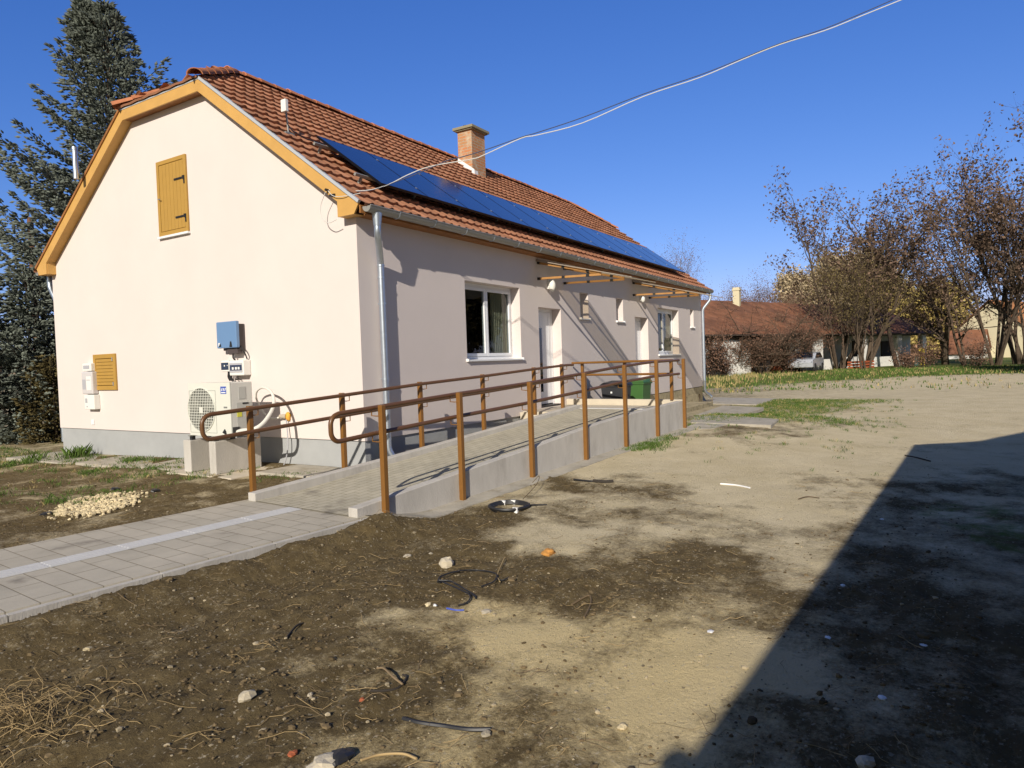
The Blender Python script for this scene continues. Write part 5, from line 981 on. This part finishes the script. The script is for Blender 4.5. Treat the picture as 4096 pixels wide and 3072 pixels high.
# ------------------------------------------------------------------ far white house
DH = 52.0
def wp(x, y, dep=DH): return atd(x, y, dep)
L0 = wp(1500, 800, 46); R0_ = wp(2015, 795, 66); dv = (R0_-L0)[:2]; Lw = np.linalg.norm(dv); dv /= Lw; nv = np.array([dv[1], -dv[0]])   # nv towards the viewer
if nv@(CAM[:2]-L0[:2]) < 0: nv = -nv
wh = thing('white_farmhouse', 'long low whitewashed farmhouse with a rusty tiled roof and open porch', 'house', (L0[0], L0[1], .2))
def FH(s, n_, z): p_ = L0[:2]+dv*s+nv*n_; return np.array([p_[0], p_[1], z])
def sx_(x, n_=0):       # distance along the front for a photo column
    d = ray(x*1.8517, 1400)[:2]; A_ = np.array([[dv[0], -d[0]], [dv[1], -d[1]]]); k_ = np.linalg.solve(A_, CAM[:2]-(L0[:2]+nv*n_)); return k_[0]
EV = 3.05; RG = 5.95; z0 = .05
b = MB(); b.add([FH(-1, 1.0, EV), FH(Lw+.6, 1.0, EV), FH(Lw-3.0, -4.2, RG), FH(-1, -4.2, RG)], [(0, 1, 2, 3)]); b.add([FH(-1, -9.4, EV), FH(Lw+.6, -9.4, EV), FH(Lw-3, -4.2, RG), FH(-1, -4.2, RG)], [(3, 2, 1, 0)]); b.add([FH(Lw+.6, 1.0, EV), FH(Lw+.6, -9.4, EV), FH(Lw-3, -4.2, RG)], [(0, 1, 2)])
b.build('roof', M['oldroof'], wh); b = MB(); b.add([FH(-1, 1.0, EV-.10), FH(Lw+.6, 1.0, EV-.10), FH(Lw+.6, 1.0, EV-.004), FH(-1, 1.0, EV-.004)], [(0, 1, 2, 3)]); b.add([FH(-1, 1, EV-.1), FH(Lw+.6, 1, EV-.1), FH(Lw+.6, -9.4, EV-.1), FH(-1, -9.4, EV-.1)], [(3, 2, 1, 0)]); b.build('eaves', M['darkwood'], wh)
b = MB(); b.add([FH(-1, -2.0, z0), FH(Lw, -2.0, z0), FH(Lw, -2.0, EV-.1), FH(-1, -2.0, EV-.1)], [(0, 1, 2, 3)]); b.add([FH(Lw, -2.0, z0), FH(Lw, -9.2, z0), FH(Lw, -9.2, EV-.1), FH(Lw, -2.0, EV-.1)], [(0, 1, 2, 3)])
b.build('wall', M['whitewash'], wh)
cols = [1725, 1773, 1870, 1945, 1998]
for x_ in cols:
    s = sx_(x_, .6); b = MB(); c_ = FH(s, .35, (z0+EV)/2); b.obox(c_, np.array([dv[0], dv[1], 0])*.38, np.array([nv[0], nv[1], 0])*.22, np.array([0, 0, (EV-z0)/2-.12])); b.build('porch_column', M['whitewash'], wh)
for a, c_, hh in ((1700, 1760, .55), (1745, 1800, 1.0), (1835, 1885, 1.1), (1890, 1995, 1.0), (1545, 1600, 2.6)):
    s0_, s1_ = sx_(a, .5), sx_(c_, .5); b = MB(); mid_ = FH((s0_+s1_)/2, .35, z0+hh/2); b.obox(mid_, np.array([dv[0], dv[1], 0])*(s1_-s0_)/2, np.array([nv[0], nv[1], 0])*.12, np.array([0, 0, hh/2])); b.build('porch_wall', M['whitewash'], wh)
# annexe at the left, arch column
for a, c_, n0 in ((1526, 1553, .9), (1556, 1583, .5), (1583, 1622, .3)):
    s0_, s1_ = sx_(a, n0), sx_(c_, n0); b = MB(); b.obox(FH((s0_+s1_)/2, n0-.3, 1.35), np.array([dv[0], dv[1], 0])*(s1_-s0_)/2*.98, np.array([nv[0], nv[1], 0])*.3, np.array([0, 0, 1.35 if a > 1530 else .75])); b.build('annexe_wall', M['whitewash'], wh)
for a, c_, zt2, mt, nm in ((1667, 1690, 1.75, 'redwood', 'door'), (1843, 1853, 2.4, 'darkwood', 'door'), (1757, 1770, 2.3, 'darkwood', 'door'), (1700, 1722, 1.7, 'darkwood', 'opening'), (1905, 1940, 2.3, 'darkwood', 'opening')):
    s0_, s1_ = sx_(a, -1.9), sx_(c_, -1.9); b = MB(); b.obox(FH((s0_+s1_)/2, -1.95, z0+zt2/2+.1), np.array([dv[0], dv[1], 0])*(s1_-s0_)/2, np.array([nv[0], nv[1], 0])*.05, np.array([0, 0, zt2/2])); b.build('door', M[mt], wh)  # openings are filled with dark slabs standing for their shade
s = sx_(1585, -4); cq = FH(s, -3.6, 0); b = MB(); b.box((cq[0]-.25, cq[1]-.25, 5.0), (cq[0]+.25, cq[1]+.25, 6.95)); b.box((cq[0]-.30, cq[1]-.30, 6.7), (cq[0]+.30, cq[1]+.30, 6.82)); b.build('chimney', M['creamwall'], wh)
# dark sheet awning / firewood by the left end
treeat(1534, 812, 712, depth=45, label='dark tangled bush between the downspout and the white annexe', seed=71, stems=10, spread=.6, leafn=2, lsize=.06, lrad=.2, r0=.04, leaves='twigred', bark='barkdark', fork=5, levels=3, name='shrub', cat='shrub', group='dry shrubs at the foot of the trees', crown_lo=.1)
# car
cq = wp(1742, 798, 51); car = thing('parked_car', 'pale grey car half hidden behind the shrubs in front of the porch', 'car', (cq[0], cq[1], gz(cq[0], cq[1])), math.atan2(dv[1], dv[0])+.35)
def carprof(sc=1): return [(-2.05, .35), (-2.1, .75), (-1.95, .95), (-1.25, 1.02), (-.75, 1.42), (.75, 1.46), (1.55, 1.05), (2.05, .95), (2.1, .4)]
b = MB(); b.prism([(x, -.85, z) for x, z in carprof()], (0, 1.7, 0)); b.build('body', M['carpaint'], car, local=True, bevel=.06)
b = MB(); b.prism([(-1.15, -.87, 1.02), (-.72, -.87, 1.36), (.70, -.87, 1.38), (1.35, -.87, 1.06)], (0, 1.74, 0)); b.build('side_window', M['glassdark'], car, local=True)
b = MB(); b.add([(1.52, -.7, 1.09), (1.52, .7, 1.09), (.82, .62, 1.46), (.82, -.62, 1.46)], [(0, 1, 2, 3)]); b.add([(-1.30, -.7, 1.07), (-1.30, .7, 1.07), (-.80, .62, 1.42), (-.80, -.62, 1.42)], [(3, 2, 1, 0)]); b.build('windscreen', M['glassdark'], car, local=True)
for x_ in (-1.3, 1.3):
    for y_ in (-.80, .80): b = MB(); b.tube([(x_, y_-.1, .32), (x_, y_+.1, .32)], .32, 18); b.build('wheel', M['black'], car, local=True)
# yellow, orange boxes on the porch
q = wp(1975, 780, 60); b = MB(); b.box((q[0]-.3, q[1]-.25, .1), (q[0]+.3, q[1]+.25, 2.0)); o = b.build('locker', mat('peach board', (.62, .36, .22), .8), bevel=.03); tag(o, 'peach coloured cupboard at the right end of the porch', 'cupboard')
q = wp(1989, 780, 60); b = MB(); b.box((q[0]-.2, q[1]-.3, .1), (q[0]+.2, q[1]+.2, 1.7)); o = b.build('yellow_bin', M['yellowplastic'], bevel=.06); tag(o, 'tall yellow bin right of the peach cupboard', 'bin')
q = wp(1981, 790, 58.5); b = MB(); b.box((q[0]-.2, q[1]-.2, .1), (q[0]+.2, q[1]+.2, 1.05)); o = b.build('teal_bin', M['rubberbin'], bevel=.05); tag(o, 'dark teal bin in front of the peach cupboard', 'bin')
# stacked logs / boards
q = wp(1860, 793, 55); lgp = thing('timber_pile', 'low stack of reddish boards in front of the porch wall', 'timber pile', (q[0], q[1], .2))
for i in range(3): b = MB(); b.obox((q[0], q[1], .3+i*.22), np.array([dv[0], dv[1], 0])*1.5, np.array([nv[0], nv[1], 0])*.3, np.array([0, 0, .07])); b.build('board', M['redwood'], lgp)
# far right cream house with orange roof and far white frame
q = wp(2188, 780, 88); rz = math.atan2(dv[1], dv[0])
ch_ = thing('cream_house', 'cream gabled house with an orange roof behind the right hand trees', 'house', (q[0], q[1], 0), rz)
b = MB(); b.add([(-7, -4, 0), (7, -4, 0), (7, 4, 0), (-7, 4, 0), (-7, -4, 3.4), (7, -4, 3.4), (7, 4, 3.4), (-7, 4, 3.4), (-7, 0, 7.0), (7, 0, 7.0)], [(0, 1, 5, 4), (1, 2, 6, 9, 5), (2, 3, 7, 6), (3, 0, 4, 8, 7)]); b.build('wall', M['creamwall'], ch_, local=True)
b = MB(); b.add([(-7.4, -4.6, 3.0), (7.4, -4.6, 3.0), (7.4, 0, 7.3), (-7.4, 0, 7.3), (-7.4, 4.6, 3.0), (7.4, 4.6, 3.0)], [(0, 1, 2, 3), (3, 2, 5, 4)]); b.build('roof', mat('orange roof', (.40, .17, .06), .9, var=.2, vscale=1), ch_, local=True)
b = MB(); b.box((-4, -4.06, .9), (-2.6, -4.0, 2.6)); b.box((1, -4.06, .9), (2.4, -4.0, 2.6)); b.build('window', M['glassdark'], ch_, local=True)
q = wp(2088, 780, 84); af = thing('gabled_shed', 'small white gabled shed seen between the trunks', 'shed', (q[0], q[1], 0), rz+.15+math.pi/2*0)
b = MB(); b.prism([(-2.3, -2, 0), (2.3, -2, 0), (2.3, -2, 1.0), (0, -2, 3.6), (-2.3, -2, 1.0)], (0, 4, 0)); b.build('wall', M['whitewash'], af, local=True)
b = MB(); b.add([(-2.6, -2.2, .76), (0, -2.2, 3.7), (0, 2.2, 3.7), (-2.6, 2.2, .76), (2.6, -2.2, .76), (2.6, 2.2, .76)], [(0, 1, 2, 3), (1, 4, 5, 2)]); b.build('roof', M['oldroof'], af, local=True)
# distant treeline closing the horizon
b = MB(); rn = random.Random(5)
for i in range(2600):
    a = R(rn.uniform(-15, 78)); dd = rn.uniform(170, 260); h_ = rn.uniform(2, 6); b.blob((CAM[0]+math.cos(a)*dd, CAM[1]+math.sin(a)*dd, h_*.4), (rn.uniform(1.2, 2.6), rn.uniform(1.2, 2.6), h_), i, (6, 4), .4)
o = b.build('distant_wood', mat('distant bare wood', (.16, .13, .10), 1, var=.3, vscale=.3)); o['kind'] = 'stuff'; tag(o, 'distant belt of bare woodland along the horizon', 'wood')
# ------------------------------------------------------------------ ground clutter
def scatter_field(n, xr, yr, fn):
    k_ = 0; tries = 0
    while k_ < n and tries < n*30:
        tries += 1; x = random.uniform(*xr); y = random.uniform(*yr); s, t = st(x, y)
        if ((s < .45) and -2.02 < t < .1) or (s >= -.1 and s < 8.7 and -2.05 < t < 2.0) or (x > -.05 and y > -.1 and x < 17): continue
        if fn(x, y): k_ += 1
def fld(x, y): i = min(max(np.searchsorted(AX, x)-1, 0), nx-1); j = min(max(np.searchsorted(AY, y)-1, 0), ny-1); return dk2[i, j], gr[i, j]
near_ok = lambda x, y, a=5.0: random.random() < (a/max(1.5, math.hypot(x-CAM[0], y-CAM[1])))**1.6
mb = MB()
def f1(x, y):
    if not near_ok(x, y, 4): return 0
    d_, g_ = fld(x, y); s = random.lognormvariate(-5.45, .5); mb.blob((x, y, gz(x, y)+s*.2), (s*random.uniform(.8, 1.4), s*random.uniform(.8, 1.4), s*.65), random.random(), (5, 3), .25); return 1
scatter_field(4500, (-6.5, 7), (-7.3, 6), f1); o = mb.build('pebbles', M['pebble']); o['kind'] = 'stuff'; tag(o, 'small pebbles scattered over the yard', 'pebbles')
mb = MB()
def f2(x, y):
    if not near_ok(x, y, 4.5): return 0
    d_, g_ = fld(x, y)
    if random.random() > d_**1.5: return 0
    s = random.lognormvariate(-5.25, .5); mb.blob((x, y, gz(x, y)+s*.15), (s*random.uniform(.8, 1.5), s*random.uniform(.8, 1.5), s*.7), random.random(), (6, 4), .35); return 1
scatter_field(9000, (-6.5, 5), (-7.3, 5.5), f2); o = mb.build('soil_clods', M['clod']); o['kind'] = 'stuff'; tag(o, 'crumbled clods of dark dug earth', 'soil clods')
mb = MB(); mb2 = MB()
def f3(x, y):
    if not near_ok(x, y, 3.2): return 0
    d_, g_ = fld(x, y)
    if random.random() > .15+d_: return 0
    ln = random.uniform(.04, .26); a = random.uniform(0, 6.28); z = gz(x, y)+.006; pts = []; aa = a; q = np.array([x, y, z])
    for i in range(5):
        pts.append(q.copy()); aa += random.gauss(0, .5); q = q+np.array([math.cos(aa), math.sin(aa), 0])*ln/4; q[2] = gz(q[0], q[1])+.004+random.random()*.02*ln*6*(1 if 0 < i < 4 else 0)
    (mb if random.random() < .62 else mb2).tube(pts, random.uniform(.0007, .0018), 4, 0, False); return 1
scatter_field(950, (-6.4, 3), (-7.2, 4), f3)
rn = random.Random(8); hq = gp(60, 1560, 0)      # straw tuft at the lower left
for i in range(150):
    a = rn.uniform(0, 6.28); r_ = abs(rn.gauss(0, .22)); x = hq[0]+math.cos(a)*r_; y = hq[1]+math.sin(a)*r_*1.3; q = np.array([x, y, gz(x, y)]); aa = rn.uniform(0, 6.28); ln = rn.uniform(.08, .3); pts = [q]; 
    for k_ in range(4): aa += rn.gauss(0, .5); q = q+np.array([math.cos(aa)*ln/4, math.sin(aa)*ln/4, (.045, .02, -.01, -.03)[k_]*ln*5]); pts.append(q)
    mb.tube(pts, rn.uniform(.0008, .0018), 4, 0, False)
o = mb.build('dry_straw', M['straw']); o['kind'] = 'stuff'; tag(o, 'pale dry roots and straw strewn on the dug soil', 'straw')
o = mb2.build('thin_roots', M['root']); o['kind'] = 'stuff'; tag(o, 'thin brown roots sticking out of the dug soil', 'roots')
# cream gravel patch
mb = MB(); rn = random.Random(4)
gpoly = [gp(x, y, .1)[:2] for x, y in ((115, 1112), (150, 1090), (240, 1074), (300, 1078), (290, 1098), (200, 1118), (130, 1120))]; gc = np.mean(gpoly, 0)
for i in range(1900):
    k_ = rn.randrange(len(gpoly)); a, b_ = gpoly[k_], gpoly[(k_+1) % len(gpoly)]; u = rn.random(); e = a+(b_-a)*u; q = gc+(e-gc)*math.sqrt(rn.random())*(1.0 if rn.random() < .93 else 1.25); s = rn.uniform(.008, .020); mb.blob((q[0], q[1], gz(q[0], q[1])+s*.5+rn.random()*.02), (s*1.2, s, s*.8), i, (5, 4), .3)
o = mb.build('gravel_patch', M['gravel']); o['kind'] = 'stuff'; tag(o, 'heap of cream gravel in the soil left of the path', 'gravel')
# grass
mb = MB(); md = MB()
def blades(x, y, n, h, mbx):
    z = gz(x, y)
    for _ in range(n):
        a = random.uniform(0, 6.28); l_ = random.uniform(0, .8); hh = h*random.uniform(.5, 1.2); w_ = .0035+.004*hh; px, py = x+random.gauss(0, .03), y+random.gauss(0, .03); c_, s_ = math.cos(a), math.sin(a)
        mbx.add([(px-s_*w_, py+c_*w_, z-.005), (px+s_*w_, py-c_*w_, z-.005), (px+c_*l_*hh*.35, py+s_*l_*hh*.35, z+hh*.6), (px+c_*l_*hh, py+s_*l_*hh, z+hh)], [(0, 1, 2), (0, 2, 3)] if False else [(0, 1, 2), (2, 1, 3)], 0, random.random())
def f4(x, y):
    d_, g_ = fld(x, y)
    if random.random() > g_*1.15-.12+.5*(vnoise(x*4, y*4, 77)-.5): return 0
    blades(x, y, 7, .055, mb if random.random() < .85 else md); return 1
scatter_field(2600, (-4.5, .2), (1.2, 12), f4); scatter_field(4200, (2.5, 18), (-6.5, -2.2), f4)
def tuft(dx, dy, n, h, r_=.12, m_=None):
    q = gp(dx, dy, .12)
    for i in range(n): blades(q[0]+random.gauss(0, r_), q[1]+random.gauss(0, r_), 5, h, m_ or mb)
for (x_, y_, n, h) in ((20, 1000, 25, .11), (60, 995, 22, .10), (75, 990, 16, .18), (165, 985, 30, .22), (200, 1020, 30, .08), (290, 998, 60, .09), (330, 1018, 30, .07), (250, 1070, 30, .06), (120, 1085, 30, .07), (180, 1088, 30, .07), (650, 1037, 24, .05), (600, 1040, 24, .05)): tuft(x_, y_, n, h)
for (x_, y_) in ((1360, 975), (1380, 970), (1400, 968), (1420, 965), (1440, 960), (1410, 974), (1390, 977)): tuft(x_, y_, 60, .05, .16)
o = mb.build('grass', M['grass']); o['kind'] = 'stuff'; tag(o, 'short green grass tufts in the yard', 'grass'); 
if md.f: o = md.build('dry_grass', M['drygrass']); o['kind'] = 'stuff'; tag(o, 'short dry grass blades among the green', 'dry grass')
# lawn in the distance: taller tufts
mb = MB(); md = MB()
for i in range(9000):
    x = random.uniform(20, 52); y = random.uniform(-16, 10); d_, g_ = fld(x, y)
    if random.random() > g_*1.1 or (x < 24 and y < -1): continue
    z = gz(x, y); h_ = random.uniform(.06, .18)*(1.5 if y > 2 else 1); m_ = md if random.random() < (.6 if y > 1 else .22) else mb
    for k_ in range(3):
        a = random.uniform(0, 6.28); w_ = .03; px, py = x+random.gauss(0, .1), y+random.gauss(0, .1); m_.add([(px-math.sin(a)*w_, py+math.cos(a)*w_, z-.01), (px+math.sin(a)*w_, py-math.cos(a)*w_, z-.01), (px+random.gauss(0, .03), py+random.gauss(0, .03), z+h_)], [(0, 1, 2)], 0, random.random())
o = mb.build('lawn_grass', M['grass']); o['kind'] = 'stuff'; tag(o, 'green lawn strip below the far trees', 'grass'); o = md.build('dry_lawn_grass', M['drygrass']); o['kind'] = 'stuff'; tag(o, 'dry straw coloured grass in the far lawn', 'dry grass')
# ------------------------------------------------------------------ single things on the ground
def gl(x, y, dz=0): q = gp(x, y, .05); q = gp(x, y, gz(q[0], q[1])); q = gp(x, y, gz(q[0], q[1])); q[2] = gz(q[0], q[1])+dz; return q
def stone(x, y, r_, label, mt='stone', seed=1, group='loose stones in the yard', cat='stone', name='stone', flat=.6, el_=1.3):
    q = gl(x, y); b = MB(); b.blob(q+np.array([0, 0, r_*flat*.45]), (r_*el_, r_, r_*flat), seed, (8, 6), .22, 0, random.random()); o = b.build(name, M[mt]); tag(o, label, cat, group)
stone(965, 1223, .055, 'pale round stone above the tangled cable', seed=3, flat=.9); stone(532, 1510, .038, 'pale angular stone in the dark soil at lower left', seed=4, flat=.8)
stone(700, 1652, .055, 'flat pale stone cut by the bottom edge', seed=5, flat=.35); stone(1050, 1588, .022, 'grey stone beside the dark crack in the sand', seed=6); stone(880, 1203, .035, 'flat cream stone left of the round one', seed=7, flat=.4); stone(930, 1195, .02, 'small cream stone between the dark soil and round one', seed=8)
stone(1345, 1572, .022, 'yellowish stone near the bottom centre', seed=9, mt='gravel'); stone(190, 1402, .022, 'tan pebble in the dark soil at far left', seed=10, mt='gravel'); stone(925, 1308, .02, 'small yellowish stone below the cable tangle', seed=12, mt='gravel'); stone(560, 1120, .04, 'whitish stone right of the gravel heap', seed=13); stone(1050, 1322, .035, 'flat tan tile fragment below the cable', seed=14, flat=.3); stone(670, 1502, .014, 'tiny white stone right of the angular stone', seed=15); stone(1870, 1650, .035, 'grey stone in the shadow at the bottom', seed=16)
stone(1185, 1197, .055, 'orange brick lump on the sand in the middle of the yard', 'orangebrick', 21, cat='brick lump', name='brick_lump', flat=.6, el_=1.5, group='brick pieces in the yard'); stone(632, 1637, .018, 'small red brick chip near the bottom edge', 'redbrick', 22, cat='brick lump', name='brick_lump', group='brick pieces in the yard'); stone(782, 1513, .014, 'small rusty brick chip beside the pale stone', 'redbrick', 23, cat='brick lump', name='brick_lump', group='brick pieces in the yard')
stone(177, 1540, .018, 'small blue plastic scrap in the soil at lower left', 'bluebit', 31, cat='plastic scrap', name='plastic_scrap', flat=.3, group='litter in the yard')
for i, (x_, y_) in enumerate(((1905, 1123), (1535, 1365), (1820, 1265), (1905, 1508), (1995, 1395), (1788, 1378))): stone(x_, y_, .02, ('white plastic scrap in the shade near the top of the shadow', 'white scrap beside the shadow edge', 'white plastic scrap in the shaded middle', 'white scrap in the lower part of the shadow', 'pale scrap at the right side of the shadow', 'small pale scrap left in the shadow')[i], 'white', 40+i, cat='plastic scrap', name='plastic_scrap', flat=.3, group='litter in the yard')
q = gl(1100, 1101); t = thing('hose_coil', 'ring of black hose tied with white clips lying on the sand', 'hose coil', tuple(q))
b = MB()
for j in range(3): b.tube([q+np.array([math.cos(a)*(.205+.012*j), math.sin(a)*(.205+.010*j), .018+.012*j+.004*math.sin(3*a)]) for a in np.linspace(0, 2*math.pi, 40)], .016, 8, 0, False)
b.tube([q+_r*.2+np.array([0, .02, .03]), q+_r*.30+np.array([.05, .05, .02]), q+_r*.42+np.array([.08, .04, .012])], .012, 6); b.build('hose', M['black'], t, smooth='auto')
for a in (1.9, 1.35, -1.25): b = MB(); c_ = q+np.array([math.cos(a+YAW-1.57)*.217, math.sin(a+YAW-1.57)*.217, .028]); b.obox(c_, np.array([.012, 0, 0]), np.array([0, .03, 0]), np.array([0, 0, .03])); b.build('clip', M['white'], t)
def wire(pts, r_, mt, label, name, cat, group=None, h=.012):
    P_ = [gl(x, y, h+(dz if (dz := (rest[0] if rest else 0)) else 0)) for x, y, *rest in pts]; b = MB(); b.tube(crom(P_, 5), r_, 6); o = b.build(name, M[mt] if isinstance(mt, str) else mt, smooth='auto'); tag(o, label, cat, group); return o
ct = thing('cable_tangle', 'loose tangle of thin dark cable on the soil', 'cable tangle', tuple(gl(985, 1265)))
b = MB()
for P_ in ([(945, 1262), (955, 1248), (1000, 1238), (1045, 1238), (1072, 1248), (1068, 1262), (1040, 1271)], [(948, 1258), (975, 1262), (1000, 1275), (1025, 1290), (1028, 1296)], [(955, 1260), (990, 1275), (1015, 1292), (1010, 1306), (990, 1314)], [(950, 1265), (970, 1258), (1010, 1280), (1026, 1293)], [(1070, 1255), (1085, 1257), (1100, 1252)]): b.tube(crom([gl(x, y, .012+.01*random.random()) for x, y in P_], 5), .0055, 6)
b.build('cable', M['black'], ct, smooth='auto'); b = MB(); b.tube(crom([gl(965, 1317, .01), gl(985, 1321, .01), gl(1002, 1320, .01)], 4), .006, 6); b.build('blue_end', mat('blue wire end', (.06, .10, .45), .5), ct); b = MB(); b.blob(gl(940, 1311, .012), (.016, .016, .010), 3, (6, 4), .3); b.build('connector', M['white'], ct)
wire([(1556, 1047), (1590, 1050), (1620, 1056)], .011, 'white', 'thin white plastic strip lying on the pale ground', 'plastic_strip', 'plastic strip', 'litter in the yard')
wire([(1240, 1039), (1270, 1041), (1285, 1042)], .014, 'black', 'thin part of black bark stick near the ramp footing', 'stick', 'stick', 'sticks in the yard'); wire([(1282, 1041), (1305, 1044), (1325, 1044)], .026, 'darkstick', 'short charred black stick on the pale ground by the ramp', 'stick', 'stick', 'sticks in the yard')
wire([(1235, 1310), (1270, 1290), (1277, 1300), (1272, 1318), (1262, 1338)], .007, 'root', 'curved brown root near the middle of the yard', 'stick', 'stick', 'sticks in the yard'); wire([(1130, 1085, .02), (1160, 1065, .1), (1165, 1050, .12), (1150, 1050, .03)], .004, 'root', 'curled thin twig standing beside the hose ring', 'stick', 'stick', 'sticks in the yard')
wire([(815, 1452, .01), (830, 1460, .03), (850, 1475, .02), (870, 1487, .01)], .006, 'root', 'broken brown twig on the soil at bottom centre left', 'stick', 'stick', 'sticks in the yard'); wire([(800, 1497), (830, 1497), (860, 1487), (878, 1468), (870, 1462)], .006, 'darkstick', 'black hooked wire beside the broken twig', 'stick', 'stick', 'sticks in the yard'); wire([(1725, 1080), (1745, 1075), (1770, 1078)], .006, 'root', 'light brown twig near the shadow edge', 'stick', 'stick', 'sticks in the yard'); wire([(1955, 985), (1980, 990), (2010, 998)], .010, 'darkstick', 'dark stick in the shade near the top of the shadow', 'stick', 'stick', 'sticks in the yard')
wire([(870, 1553), (905, 1562), (960, 1570), (1010, 1577), (1060, 1577)], .010, 'black', 'half buried black strip in the sand at the bottom', 'black_strip', 'plastic strip', 'litter in the yard', h=.002)
wire([(780, 1650), (820, 1636), (870, 1634), (900, 1645)], .006, 'straw', 'pale bent root at the bottom edge', 'stick', 'stick', 'sticks in the yard')
wire([(620, 1380), (640, 1360), (655, 1345)], .007, 'darkstick', 'black twig on the dark soil left of centre', 'stick', 'stick', 'sticks in the yard')
wire([(1080, 1262), (1075, 1240), (1090, 1215, .03)], .004, 'straw', 'thin straw stalk rising by the cable tangle', 'stick', 'stick', 'sticks in the yard')
for i, (x_, y_, lb) in enumerate(((100, 1112, 'black plastic sheet corner left of the gravel heap'), (250, 1060, 'black plastic scrap behind the gravel heap'), (335, 1062, 'black plastic scrap right of the gravel heap'), (735, 1640, 'black scrap at the bottom edge'))): stone(x_, y_, .05, lb, 'black', 70+i, cat='plastic scrap', name='plastic_sheet', flat=.5, group='litter in the yard')
print('objects', len(bpy.data.objects), 'faces', sum(len(m_.polygons) for m_ in bpy.data.meshes))
